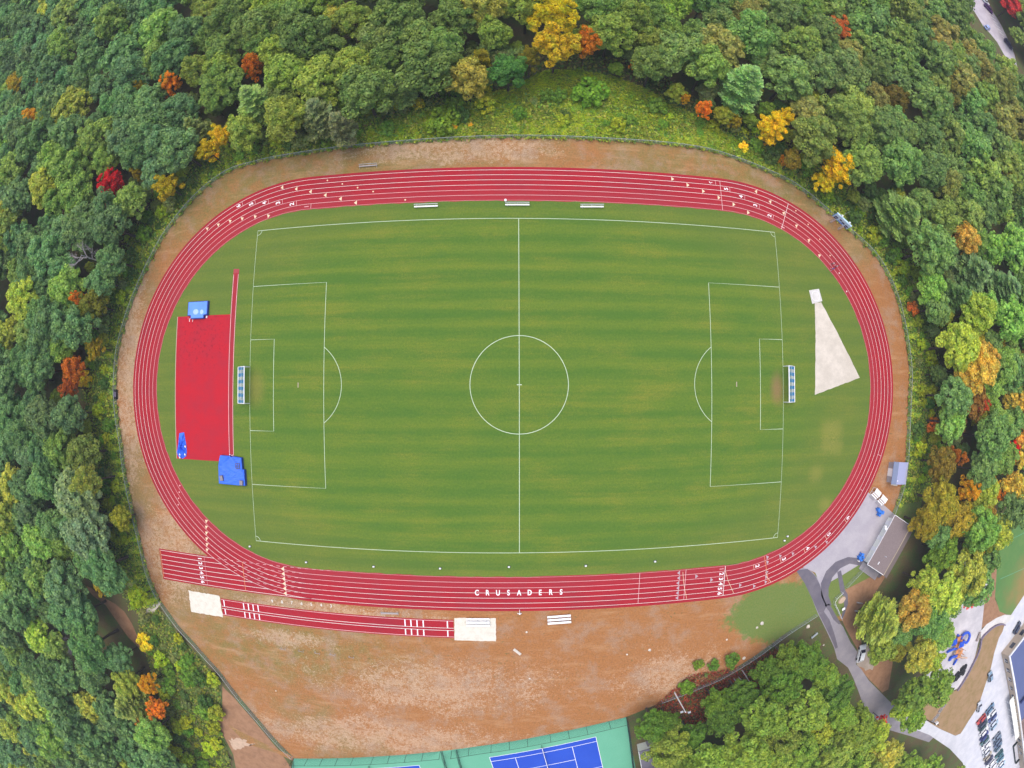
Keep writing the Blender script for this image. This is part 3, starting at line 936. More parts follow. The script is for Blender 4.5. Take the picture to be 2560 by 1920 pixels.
# --- school grounds
struct('playground_gravel', [cBR(x, y) for x, y in ((1840, 300), (1960, 360), (1985, 420), (1955, 600), (1938, 760), (1915, 850), (1880, 1000), (1800, 1130), (1760, 1145), (1640, 1090), (1560, 1040), (1560, 700), (1700, 560))], 0.020, M['gravel'])
struct('bare_slope', [cE(x, y) for x, y in ((1100, 88), (1075, 170), (1035, 240), (985, 400), (940, 600), (890, 740), (810, 980), (700, 1150), (620, 1280), (560, 1305), (380, 1225), (230, 1130), (180, 1020), (300, 740), (400, 730), (560, 820), (690, 640), (760, 480), (820, 330), (850, 230), (950, 130), (1040, 88))], 0.024, M['slope'])
struct('parking_lot', [cE(x, y) for x, y in ((100, 1180), (230, 1130), (380, 1227), (560, 1307), (620, 1282), (700, 1152), (810, 982), (890, 742), (940, 602), (985, 402), (1035, 242), (1090, 110), (1200, -60), (1330, -260), (1500, -300), (1500, 1800), (700, 1800), (640, 1600), (500, 1450), (280, 1300), (150, 1250))], 0.021, M['lot'])
struct('curved_walk', [cE(x, y) for x, y in ((835, 250), (838, 165), (900, 90), (1010, 20), (1100, -15), (1180, -10), (1150, 60), (1100, 92), (1040, 86), (950, 128), (850, 232))], 0.028, M['concrete'])
struct('earth_strip', [cBR(x, y) for x, y in ((2025, 60), (2065, 80), (2035, 400), (2025, 560), (2060, 640), (2110, 665), (2060, 680), (1940, 745), (1955, 600), (1985, 420), (1990, 330), (2040, 200))], 0.016, M['path'])
sf = struct('second_field', [cBR(x, y) for x, y in ((2050, 20), (2240, -60), (2400, -60), (2400, 300), (2260, 560), (2120, 665), (2055, 640), (2025, 540), (2040, 300))], 0.018, M['turf2'])
MB().ribbon([cBR(2100, 190), cBR(2260, 110)], 0.12, 0.024).build('field_line', M['tennis_green'], sf)
MB().ribbon([cBR(2060, 430), cBR(2260, 340)], 0.12, 0.024).build('field_line', M['tennis_green'], sf)
# --- far parking strip beyond the woods, north-east
fp = struct('far_parking', [cNE(x, y) for x, y in ((60, -80), (250, 150), (420, 330), (560, 560), (700, 800), (900, 1000), (1100, 1250), (1330, 1659), (1700, 2000), (1620, 1640), (1500, 1320), (1330, 980), (1250, 800), (1090, 520), (950, 330), (800, 60), (720, -100))], 0.012, M['lot2'])
for i in range(7):
    a, b = (860 + 62 * i, 390 + 112 * i), (1010 + 56 * i, 490 + 112 * i)
    MB().ribbon([cNE(*a), cNE(*b)], 0.25, 0.02).build('stall_line', M['white'], fp)

# --- tennis courts
struct('tennis_apron', TB + [(26.8, -88), (30, -105), (-62, -112), (-54.5, -92)], 0.016, M['tennis_green'])
tu = Vector((17.41 + 6.48, -76.87 + 82.27)).normalized()
tv = Vector((tu.y, -tu.x))


def tennis(corner):
    c = Vector(corner)

    def P(a, b):
        v = c + tu * a + tv * b
        return (v.x, v.y)
    ct = struct('tennis_court', [P(0, 0), P(23.9, 0), P(23.9, 11), P(0, 11)], 0.024, M['tennis_blue'])
    for (a, b, e, f) in ((0, 0, 23.9, 0), (0, 1.37, 23.9, 1.37), (0, 9.6, 23.9, 9.6), (0, 11, 23.9, 11), (5.55, 5.49, 18.35, 5.49)):
        MB().ribbon([P(a, b), P(e, f)], 0.11, 0.030).build('court_line', M['white'], ct)
    for (a, b, e, f) in ((0, 0, 0, 11), (23.9, 0, 23.9, 11), (5.55, 1.37, 5.55, 9.6), (18.35, 1.37, 18.35, 9.6)):
        MB().ribbon([P(a, b), P(e, f)], 0.11, 0.034).build('court_line', M['white'], ct)
    return P


TP1 = tennis((-6.48, -82.27))
TP2 = tennis(Vector((-22.43, -85.72)) - tu * 23.9)

# ================================================================== FENCES
def fence(name, label, pts, h, post_gap, rail_m, wire_m, closed=False, wire=0.28, cat='chain-link fence', mid=False, z0=0.0, group=None):
    c = pts[len(pts) // 2]
    root = tag(empty(name, (c[0], c[1], 0)), label, cat, group)
    L = lambda p: (p[0] - c[0], p[1] - c[1])
    P = [L(p) for p in resample(pts, 1.0)] if len(pts) > 2 else [L(p) for p in resample([pts[0], pts[1]], 1.0)]
    MB().tube([(p[0], p[1], h) for p in P], 0.045, 5).build('top_rail', rail_m, root)
    if mid:
        MB().tube([(p[0], p[1], h * 0.5) for p in P], 0.025, 4).build('middle_rail', rail_m, root)
        MB().tube([(p[0], p[1], 0.08) for p in P], 0.025, 4).build('bottom_rail', rail_m, root)
    base = MB().tube([(0, 0, 0), (0, 0, h + 0.05)], 0.045, 6).build('post', rail_m, root)
    n = max(1, round(sum(math.hypot(b[0] - a[0], b[1] - a[1]) for a, b in zip(P[:-1], P[1:])) / post_gap))
    for i in range(n + 1):
        q = P[min(len(P) - 1, round(i * (len(P) - 1) / n))]
        o = base if i == 0 else base.copy()
        if i:
            COL.objects.link(o)
            o.parent = root
        o.location = (q[0], q[1], 0)
    # wire mesh: two families of diagonals
    V, F = [], []
    r = 0.008
    s = 0.0
    for a, b in zip(P[:-1], P[1:]):
        d = math.hypot(b[0] - a[0], b[1] - a[1])
        if d < 1e-6:
            continue
        ux, uy = (b[0] - a[0]) / d, (b[1] - a[1]) / d
        k = 0.0
        while k < d:
            for sg in (-1, 1):
                x0, y0 = a[0] + ux * k, a[1] + uy * k
                x1, y1 = x0 + sg * ux * h, y0 + sg * uy * h
                o = len(V)
                nx, ny = -uy * r, ux * r
                V += [(x0 + nx, y0 + ny, 0.03), (x0 - nx, y0 - ny, 0.03), (x0 + ux * r, y0 + uy * r, 0.05),
                      (x1 + nx, y1 + ny, h), (x1 - nx, y1 - ny, h), (x1 + ux * r, y1 + uy * r, h)]
                F += [(o, o + 1, o + 4, o + 3), (o + 1, o + 2, o + 5, o + 4), (o + 2, o, o + 3, o + 5)]
            k += wire
    MB().add(V, F).build('wire_mesh', wire_m, root)
    return root


RING_BASE = RINGS
fence('perimeter_fence', 'long waist-high chain-link fence ringing the oval track on its wooded sides', RING, FZ, 4.6, M['grey_metal'], M['grey_metal'])
fence('perimeter_fence', 'chain-link fence running diagonally between the sand pit corner and the tennis courts', SWF, FZ, 3.2, M['grey_metal'], M['grey_metal'])
fence('perimeter_fence', 'chain-link fence below the dry slope, from the service road towards the light pole', SEF + [g2(1657, 1758, 1.2)], FZ, 3.2, M['grey_metal'], M['grey_metal'])
fence('perimeter_fence', 'short light blue-grey fence crossing the grass from the brown-roofed building', [cBR(1190, 370, 1.2), cBR(1075, 490, 1.2)], FZ, 2.5, M['grey_metal'], M['grey_metal'])
fence('perimeter_fence', 'bent fence around the small memorial bed beside the loop path', [cBR(1052, 522, 1.0), cBR(1000, 575, 1.0), cBR(1018, 630, 1.0), cBR(1043, 688, 1.0)], 1.0, 1.6, M['white'], M['grey_metal'])
TG = 'green tennis court fence runs'
i_gate0, i_gate1 = TB[4], g2(700 + 1760 / 4.096, 1780 + 395 / 4.096)
fence('tennis_fence', 'tall dark tennis fence along the left court, behind a row of posts', TB[:5], 3.1, 4.3, M['dark_metal'], M['dark_metal'], mid=False, wire=0.4, cat='tennis fence')
fence('tennis_fence', 'tall dark tennis fence along the right court, below the dry slope', [i_gate1] + TB[5:], 3.1, 4.3, M['dark_metal'], M['dark_metal'], wire=0.4, cat='tennis fence')
fence('tennis_fence', 'dark tennis fence closing the right court on its woodland side', [TB[-1], (26.9, -92)], 3.1, 3.2, M['dark_metal'], M['dark_metal'], wire=0.3, cat='tennis fence', mid=True)
fence('tennis_fence', 'dark tennis fence closing the left court at its far left corner', [TB[0], (-54.6, -95)], 3.1, 3.2, M['dark_metal'], M['dark_metal'], wire=0.3, cat='tennis fence', mid=True)
for q, lb in ((g2(700 + 1660 / 4.096, 1780 + 400 / 4.096), 'left-hand divider fence between the two tennis courts'), (g2(700 + 1810 / 4.096, 1780 + 385 / 4.096), 'right-hand divider fence between the two tennis courts')):
    e = (q[0] + 2.6, q[1] - 16)
    fence('divider_fence', lb, [q, e], 1.9, 2.6, M['dark_metal'], M['dark_metal'], wire=0.3, cat='tennis fence', mid=True)
for TP, lb in ((TP1, 'tennis net across the right blue court'), (TP2, 'tennis net across the left blue court')):
    a, b = TP(11.95, -0.95), TP(11.95, 11.95)
    r = tag(empty('tennis_net', a), lb, 'tennis net')
    v = (b[0] - a[0], b[1] - a[1])
    for p in ((0, 0), v):
        MB().tube([(p[0], p[1], 0), (p[0], p[1], 1.1)], 0.05, 8).build('post', M['dark_metal'], r)
    cord = MB()
    nv = 60
    for i in range(nv + 1):
        x, y = v[0] * i / nv, v[1] * i / nv
        cord.box((x, y, 0.5), (0.015, 0.015, 0.9))
    ang = math.atan2(v[1], v[0])
    ln = math.hypot(*v)
    for i in range(9):
        cord.box((v[0] / 2, v[1] / 2, 0.08 + 0.1 * i), (ln, 0.014, 0.014), ang)
    cord.build('netting', M['black'], r)
    MB().box((v[0] / 2, v[1] / 2, 0.97), (ln, 0.10, 0.07), ang).build('tape', M['white'], r)

# ================================================================== SPORTS EQUIPMENT
def bench_at(px_a, px_b, label):
    a, b = Vector(px_a), Vector(px_b)
    m = (a + b) / 2
    L = (b - a).length
    r = tag(empty('team_bench', (m.x, m.y), math.atan2(b.y - a.y, b.x - a.x)), label, 'bench', 'white team benches beside the track')
    MB().box((0, 0.0, 0.44), (L, 0.30, 0.045)).build('seat', M['white'], r, bevel=0.01)
    MB().box((0, 0.34, 0.80), (L, 0.05, 0.25)).build('backrest', M['white'], r, bevel=0.01)
    for x in (-L * .40, 0, L * .40):
        f = MB().tube([(x, -0.12, 0.03), (x, -0.10, 0.41)], 0.025, 5).tube([(x, 0.36, 0.03), (x, 0.37, 0.9)], 0.025, 5).tube([(x, -0.14, 0.40), (x, 0.37, 0.40)], 0.02, 5).tube([(x, -0.2, .03), (x, .5, .03)], .025, 5)
        f.build('leg', M['grey_metal'], r)


cB3 = crop(1020, 480, 4.424)
bench_at(cB3(67, 162, .45), cB3(330, 152, .45), 'white team bench farthest left beside the far straight')
bench_at(cB3(1075, 139, .45), cB3(1343, 139, .45), 'white team bench behind the halfway line with a white bucket at its end')
bench_at(cB3(1907, 161, .45), cB3(2165, 161, .45), 'white team bench on the right over a worn patch of grass')


def bleacher(pa, pb, rows, label):
    a, b = Vector(pa), Vector(pb)
    m = (a + b) / 2
    L = (b - a).length
    r = tag(empty('bleacher', (m.x, m.y), math.atan2(b.y - a.y, b.x - a.x)), label, 'bleacher', 'small white bleachers by the near straight')
    for i in range(rows):
        y = -0.62 * i
        MB().box((0, y, 0.42 + 0.22 * i), (L, 0.46, 0.045)).build('seat', M['white'], r, bevel=0.01)
        MB().box((0, y - 0.31, 0.14 + 0.22 * i), (L, 0.12, 0.04)).build('foot_board', M['grey_metal'], r)
    for x in (-L * .38, 0, L * .38):
        f = MB()
        for i in range(rows):
            f.tube([(x, -0.62 * i, 0.0), (x, -0.62 * i, 0.40 + 0.22 * i)], 0.03, 5)
        f.tube([(x, 0.15, 0.08), (x, -0.62 * (rows - 1) - 0.2, 0.08)], 0.03, 5)
        f.tube([(x, 0.12, 0.38), (x, -0.62 * (rows - 1) - 0.1, 0.36 + 0.22 * (rows - 1))], 0.03, 5)
        f.build('frame', M['grey_metal'], r)


cBl = crop(1150, 1480, 7.373)
bleacher(cBl(112, 505, .45), cBl(543, 505, .45), 3, 'white three-row bleacher standing in the sand pit')
bleacher(cBl(1610, 467, .45), cBl(2043, 435, .45), 3, 'white three-row bleacher on the dry grass, set slightly askew')
for (pa, pb, z, lb) in ((cTM(122, 1075), cTM(244, 1066), .4, 'rusty grey bench on the dry grass outside the far straight'), (cBM(262, 648), cBM(380, 652), .3, 'bleached grey bench frame lying between track and jump runway')):
    a, b = Vector(pa), Vector(pb)
    m, L = (a + b) / 2, (b - a).length
    r = tag(empty('old_bench', (m.x, m.y), math.atan2(b.y - a.y, b.x - a.x)), lb, 'bench')
    MB().box((0, 0, z), (L * .96, .24, .04)).build('seat', M['bark_pale'], r)
    MB().box((0, .32, z + .25), (L * .96, .05, .2)).build('backrest', M['grey_metal'], r)
    for s in (-1, 1):
        MB().tube([(s * L * .45, -.5, .03), (s * L * .45, .4, .03)], .03, 5).tube([(s * L * .45, -.1, .03), (s * L * .45, 0, z)], .03, 5).tube([(s * L * .45, .3, .03), (s * L * .45, .32, z + .3)], .03, 5).build('leg', M['grey_metal'], r)

# --- soccer goals
def soccer_goal(x, y, s, label):
    r = tag(empty('soccer_goal', (x, y), 0 if s > 0 else PI), label, 'soccer goal', 'soccer goals with striped nets')
    W2, H, DT, DB = 3.66, 2.44, 0.0, 3.0
    for q in (-1, 1):
        MB().tube([(0, q * W2, 0), (0, q * W2, H)], 0.085, 8).build('goal_post', M['white'], r)
        MB().tube([(0, q * W2, H), (1.0, q * W2, H * .80), (DB - .25, q * W2, 0.09)], 0.075, 8).build('side_bar', M['white'], r)
        MB().tube([(0, q * W2, .08), (DB - .25, q * W2, .08)], 0.06, 6).build('base_bar', M['white'], r)
    MB().tube([(0, -W2 - .08, H), (0, W2 + .08, H)], 0.115, 8).build('crossbar', M['white'], r)
    MB().tube([(DB - .25, -W2 - .05, .10), (DB - .25, W2 + .05, .10)], 0.10, 8).build('back_bar', M['white'], r)
    MB().tube([(1.0, -W2, H * .80), (1.0, W2, H * .80)], 0.018, 5).build('tension_rope', M['white'], r)
    prof = [(0.05, H - .03), (0.5, H * .87), (1.0, H * .79), (1.55, H * .52), (2.1, H * .30), (DB - .3, .12)]
    net = MB()
    nb = 11
    cols = 74
    for i in range(cols + 1):
        yy = -W2 + 0.04 + (2 * W2 - .08) * i / cols
        tt = (i + .5) / (cols + 1)
        for (a, b) in zip(prof[:-1], prof[1:]):
            # the bands fan out a little towards the ground
            bidx = int(np.clip(((tt - .5) * (1 - 0.20 * (1 - a[0] / 2.7)) + .5) * nb, 0, nb - 1))
            hw = .020 if bidx % 2 == 0 else .012
            net.add([(a[0], yy - hw, a[1]), (a[0], yy + hw, a[1]), (b[0], yy + hw, b[1]), (b[0], yy - hw, b[1])], [(0, 1, 2, 3)], bidx % 2)
    for k in range(30):
        u = k / 29 * (len(prof) - 1)
        i = min(int(u), len(prof) - 2)
        f = u - i
        x0, z0 = prof[i][0] + (prof[i + 1][0] - prof[i][0]) * f, prof[i][1] + (prof[i + 1][1] - prof[i][1]) * f
        for b in range(nb):
            y0, y1 = -W2 + 2 * W2 * b / nb, -W2 + 2 * W2 * (b + 1) / nb
            hw = .020 if b % 2 == 0 else .012
            net.add([(x0 - hw, y0, z0 + .012), (x0 + hw, y0, z0 + .012), (x0 + hw, y1, z0 + .012), (x0 - hw, y1, z0 + .012)], [(0, 1, 2, 3)], b % 2)
    for q in (-1, 1):
        for k in range(22):
            x0 = 0.1 + 2.55 * k / 22
            z0 = float(np.interp(x0, [p[0] for p in prof], [p[1] for p in prof]))
            net.tube([(x0, q * W2, 0.1), (x0, q * W2, z0)], 0.012, 3, 1)
    net.build('striped_net', [M['net_blue'], M['net_white']], r)


soccer_goal(-54.15, 0.0, -1, 'white goal with blue-striped net beside the red jump apron')
soccer_goal(54.15, 0.0, 1, 'white goal with blue-striped net behind a bare brown goal mouth')

# --- high jump mat, pole vault pit
hj = tag(empty('high_jump_mat', (-67.5, 16.2)), 'pale blue high jump mat with puddles at the top of the red apron', 'landing mat')
o = MB().prism([(-2.75, 1.55), (2.65, 1.5), (2.65, -1.55), (1.75, -1.6), (1.72, -2.25), (-1.85, -2.2), (-1.9, -1.55), (-2.75, -1.5)], 0.02, 0.68, inset=0.015).build('cushion', M['blue_dark'], hj, bevel=0.06)
MB().prism([(-2.55, 1.4), (2.45, 1.35), (2.45, -1.35), (1.6, -1.42), (1.57, -2.08), (-1.7, -2.03), (-1.75, -1.4), (-2.55, -1.35)], 0.675, 0.74, inset=0.01).build('top_cover', M['blue_lite'], hj, bevel=0.02)
for x, y, a, b in ((-.45, -.75, .72, .58), (1.15, -.85, .45, .5)):
    MB().prism([(x + a * math.cos(k * PI / 10) * (1 + .1 * math.sin(3 * k)), y + b * math.sin(k * PI / 10)) for k in range(20)], 0.738, 0.75).build('puddle', M['blue_pale'], hj)
def upright(x, y, rz, lb):
    r = tag(empty('jump_standard', (x, y), rz), lb, 'jump standard')
    MB().box((0, 0, .03), (1.0, .10, .06)).box((-.45, -.3, .03), (.10, .7, .06)).box((.45, -.3, .03), (.10, .7, .06)).build('base', M['white'], r)
    MB().tube([(0, 0, .03), (0, 0, 1.3)], .03, 6).build('pole', M['white'], r)
q = crop(430, 740, 10.367)(500, 590)
upright(q[0], q[1], 0, 'white jump standard with a forked base at the left corner of the high jump mat')
q = crop(430, 740, 10.367)(912, 545)
tag(MB().box((0, 0, .14), (.28, .52, .28), top=.8).build('cone_block', M['white'], None, bevel=.03, loc=(q[0], q[1], .04), rz=-.4), 'small white block beside the right corner of the high jump mat', 'block')

vp = tag(empty('pole_vault_pit', (-58.6, -17.4)), 'large bright blue covered pole vault pit at the end of the runway', 'landing mat')
vo = [(-2.65, 3.05), (-.3, 3.0), (.15, 2.75), (.6, 2.95), (2.65, 2.75), (2.75, 0.35), (3.25, 0.3), (3.3, -3.05), (-3.3, -2.95), (-3.2, 0.6), (-2.65, 0.75)]
MB().prism(vo, 0.02, 0.80, inset=0.012).build('cushion', M['blue_dark'], vp, bevel=0.08)
# rumpled cover
cv = MB()
rj = random.Random(4)
bm = bmesh.new()
vv = [bm.verts.new((x * .985, y * .985, .85)) for x, y in vo]
f0 = bm.faces.new(vv if sum(vo[i][0] * vo[(i + 1) % len(vo)][1] - vo[(i + 1) % len(vo)][0] * vo[i][1] for i in range(len(vo))) > 0 else vv[::-1])
bmesh.ops.triangulate(bm, faces=[f0])
for _ in range(4):
    bmesh.ops.subdivide_edges(bm, edges=bm.edges[:], cuts=1, use_grid_fill=True)
for v in bm.verts:
    if not v.is_boundary:
        v.co.z += 0.06 + 0.05 * math.sin(v.co.x * 2.3 + math.sin(v.co.y * 1.7) * 2) * math.sin(v.co.y * 2.1 + 1) + rj.uniform(-.025, .035)
    else:
        v.co.z -= 0.03
me = bpy.data.meshes.new('cover')
bm.to_mesh(me)
bm.free()
me.materials.append(M['blue_mat'])
o = bpy.data.objects.new('cover', me)
COL.objects.link(o)
o.parent = vp
cVP = crop(420, 1060, 9.218)
for (x, y, sx, sy, rz, lb, open_) in ((1240, 1245, .78, 1.15, .12, 'grey crate weighing down the left edge of the blue vault cover', 0), (1695, 1355, .8, 1.0, -.05, 'grey crate weighing down the lower right corner of the blue vault cover', 0), (1605, 968, .9, 1.1, 0, 'open dark crate frame on the upper right of the blue vault cover', 1)):
    q = cVP(x, y, 1.0)
    r = tag(empty('crate', (q[0], q[1], .86), rz), lb, 'crate', 'crates on the pole vault cover')
    if open_:
        MB().box((0, sy / 2, .12), (sx, .10, .24)).box((0, -sy / 2, .12), (sx, .10, .24)).box((sx / 2, 0, .12), (.10, sy - .10, .24)).box((-sx / 2, 0, .12), (.10, sy - .10, .24)).box((0, 0, .10), (.08, sy - .1, .2)).box((0, 0, .09), (sx - .1, .08, .18)).build('frame', M['crate'], r)
    else:
        MB().box((0, 0, .2), (sx, sy, .4)).build('body', M['crate'], r, bevel=.03)
        MB().box((0, 0, .42), (sx * .9, sy * .9, .05)).build('lid', flat('crate_lid', (.24, .22, .25)), r, bevel=.01)
# front box where the pole is planted
for (x, y, lb) in ((1420, 706, 'white peg at the front edge of the blue vault pit, left of the planting box'), (1475, 722, 'pale peg in the middle of the front edge of the blue vault pit')):
    q = cVP(x, y, .3)
    tag(MB().box((0, 0, .15), (.26, .2, .3), top=.7).build('peg', M['white'], None, loc=(q[0], q[1], .045)), lb, 'peg')
# folded tarpaulin on the apron
tp = tag(empty('tarpaulin', cVP(330, 500)), 'crumpled blue tarpaulin heaped along the lower left edge of the red apron', 'tarpaulin')
tb_ = [cVP(x, y) for x, y in ((262, 210), (375, 190), (400, 340), (425, 480), (440, 640), (425, 740), (340, 800), (235, 745), (205, 650), (235, 480), (250, 340))]
cx, cy = tp.location.x, tp.location.y
bm = bmesh.new()
n = len(tb_)
rows = 7
grid = []
for j in range(rows):
    u = j / (rows - 1)
    ring = []
    for i in range(n * 4):
        a, b = tb_[i // 4], tb_[(i // 4 + 1) % n]
        f = (i % 4) / 4
        ex, ey = a[0] + (b[0] - a[0]) * f - cx, a[1] + (b[1] - a[1]) * f - cy
        k = 1 - u * .92
        z = .04 + .62 * math.sin(u * PI / 2) + (0.16 * math.sin(i * 1.7 + j * .6) + rj.uniform(-.05, .07)) * (0.4 + u) * (1 if j else 0)
        ring.append(bm.verts.new((ex * k + .06 * math.sin(i * 2.1) * u, ey * k, max(z, .045))))
    grid.append(ring)
for j in range(rows - 1):
    for i in range(n * 4):
        bm.faces.new((grid[j][(i + 1) % (n * 4)], grid[j][i], grid[j + 1][i], grid[j + 1][(i + 1) % (n * 4)]))
bm.faces.new(grid[-1])
bmesh.ops.recalc_face_normals(bm, faces=bm.faces[:])
me = bpy.data.meshes.new('folds')
bm.to_mesh(me)
bm.free()
me.materials.append(M['blue_mat'])
o = bpy.data.objects.new('folds', me)
COL.objects.link(o)
o.parent = tp
for (x, y, lb) in ((398, 520, 'white weight bag on the right edge of the blue tarpaulin'), (272, 705, 'dull white weight bag on the left of the tarpaulin foot'), (392, 703, 'white weight bag on the lower right of the tarpaulin'), (272, 772, 'white weight bag on the very bottom edge of the tarpaulin')):
    q = cVP(x, y, .5)
    tag(MB().ball((0, 0, 0), (.19, .26, .15), 8, 6).build('weight_bag', M['white'], None, True, loc=(q[0], q[1], .52), rz=.5), lb, 'weight bag', 'white bags on the tarpaulin')

# --- small things on the track and infield
for (q, lb) in ((cBM(217, 350), 'white marker block on the near touchline, farthest left of the row above the straight'), (cBM(644, 362), 'white marker block close to the track, second in the row above the near straight'),
                (cBM(1086, 352), 'white marker block just left of the halfway line'), (cBM(1580, 345), 'white marker block right of the halfway line'), (cBM(2025, 317), 'faint marker block near the right end of the straight'),
                (cBL(1608, 220), 'white marker block just outside the lower left corner arc'), (cBL(1970, 322), 'white marker block beside the bend below the lower left corner'),
                (cBR(670, 183), 'white marker block beside the inner lane below the lower right corner'), (cBR(690, 155), 'white marker block outside the lower right corner arc')):
    r = tag(empty('marker_block', q), lb, 'marker', 'white marker blocks along the near side')
    MB().box((0, 0, .19), (.42, .30, .30), top=.85).build('body', M['white'], r, bevel=.03)
    MB().box((0, 0, .04), (.60, .46, .06)).build('base', M['black'], r)
q = cB3(1078, 97)
r = tag(empty('bucket', q), 'white bucket standing on the inner lane beside the middle bench', 'bucket')
MB().tube([(0, 0, .05), (0, 0, .45)], [.20, .26], 12).build('body', M['white'], r)
MB().tube([(.26 * math.cos(k * PI / 8), 0, .45 + .22 * math.sin(k * PI / 8)) for k in range(9)], .012, 4).build('handle', M['grey_metal'], r)
q = cBl(1098, 370)
r = tag(empty('starter_stand', q), 'small white three-legged stand outside the near straight', 'stand')
for k in range(3):
    a = PI / 2 + k * 2 * PI / 3
    MB().tube([(.48 * math.cos(a), .48 * math.sin(a), 0), (.08 * math.cos(a), .08 * math.sin(a), .85)], .075, 6).build('leg', M['white'], r)
MB().tube([(0, 0, .8), (0, 0, .92)], .20, 10).build('top', M['white'], r)
MB().add([(.40, -.25, .3), (-.40, -.25, .3), (0, .1, .84), (0, .1, .8)], [(0, 1, 2)]).tube([(-.42, -.24, .3), (.42, -.24, .3)], .05, 6).build('brace', M['white'], r)
for (q, lb) in ((cBL(1822, 872), 'faint white hurdle, farthest left in the row on the dry grass'), (cBL(1938, 886), 'faint white hurdle, second from left on the dry grass'), (cBL(2042, 898), 'faint white hurdle, third from left on the dry grass'), (cBL(2140, 908), 'faint white hurdle below the middle of the jump runway'), (cBM(75, 925), 'faint white hurdle standing apart to the right of its row')):
    r = tag(empty('hurdle', q, -.15), lb, 'hurdle', 'hurdles left on the dry grass')
    MB().box((0, 0, .80), (1.15, .05, .09)).build('top_bar', M['cloth_grey'], r)
    for s in (-1, 1):
        MB().tube([(s * .5, 0, .03), (s * .5, 0, .8)], .022, 5).tube([(s * .5, 0, .03), (s * .5, -.65, .03)], .025, 5).build('leg', M['grey_metal'], r)
q = cBM(1140, 898)
tag(MB().box((0, 0, .10), (1.9, .55, .2)).build('concrete_slab', M['stone'], None, bevel=.03, loc=(q[0], q[1], 0), rz=-.75), 'pale concrete slab lying on the dry grass below the near straight', 'slab')
q = cML(750, 890)
r = tag(empty('equipment_box', q, .03), 'dark equipment box against the fence left of the track', 'box')
MB().box((0, 0, .38), (.85, 2.3, .76)).build('body', M['black'], r, bevel=.04)
MB().box((.03, 0, .80), (.95, 1.1, .08)).build('lid', M['crate'], r, bevel=.02)

# --- scoreboard
a, b = Vector((69.56, 35.95)), Vector((71.54, 34.49))
u = (b - a).normalized()
ang = math.atan2(u.y, u.x)
m = (a + b) / 2
sb = tag(empty('scoreboard', (m.x, m.y), ang), 'blue and white scoreboard on two thick posts outside the upper right bend', 'scoreboard')
for s in (-1, 1):
    MB().box((s * 1.23, .25, 1.15), (.34, .30, 2.3)).build('post', M['post_wood'], sb, bevel=.02)
    MB().box((s * 1.23, .62, 2.2), (.20, .20, 4.4)).build('rear_post', M['grey_metal'], sb)
MB().box((0, .45, 3.15), (4.5, .32, 2.0)).build('cabinet', M['board_blue'], sb, bevel=.03)
MB().box((0, .27, 3.15), (4.42, .05, 1.92)).build('face', M['board_pale'], sb)
for (x, z, w, h) in ((-1.55, 3.05, .85, .45), (-1.55, 2.45, .85, .38), (-.35, 3.25, .62, .42), (.55, 3.05, .75, .5), (1.6, 3.05, .8, .45), (1.6, 2.45, .8, .38)):
    MB().box((x, .235, z), (w, .03, h)).build('digit_panel', M['navy'], sb)
MB().box((-.1, .235, 2.5), (1.5, .03, .42)).build('sponsor_panel', M['board_blue'], sb)
MB().box((0, .47, 4.19), (4.55, .34, .06)).build('hood', M['board_pale'], sb)
for x in (-.95, 1.35):
    MB().box((x, .62, 4.4), (.34, .40, .30)).build('lamp_box', M['white'], sb)
MB().tube([(-1.0, .7, 4.2), (-1.0, .75, 7.6)], .035, 5).build('aerial', M['grey_metal'], sb)

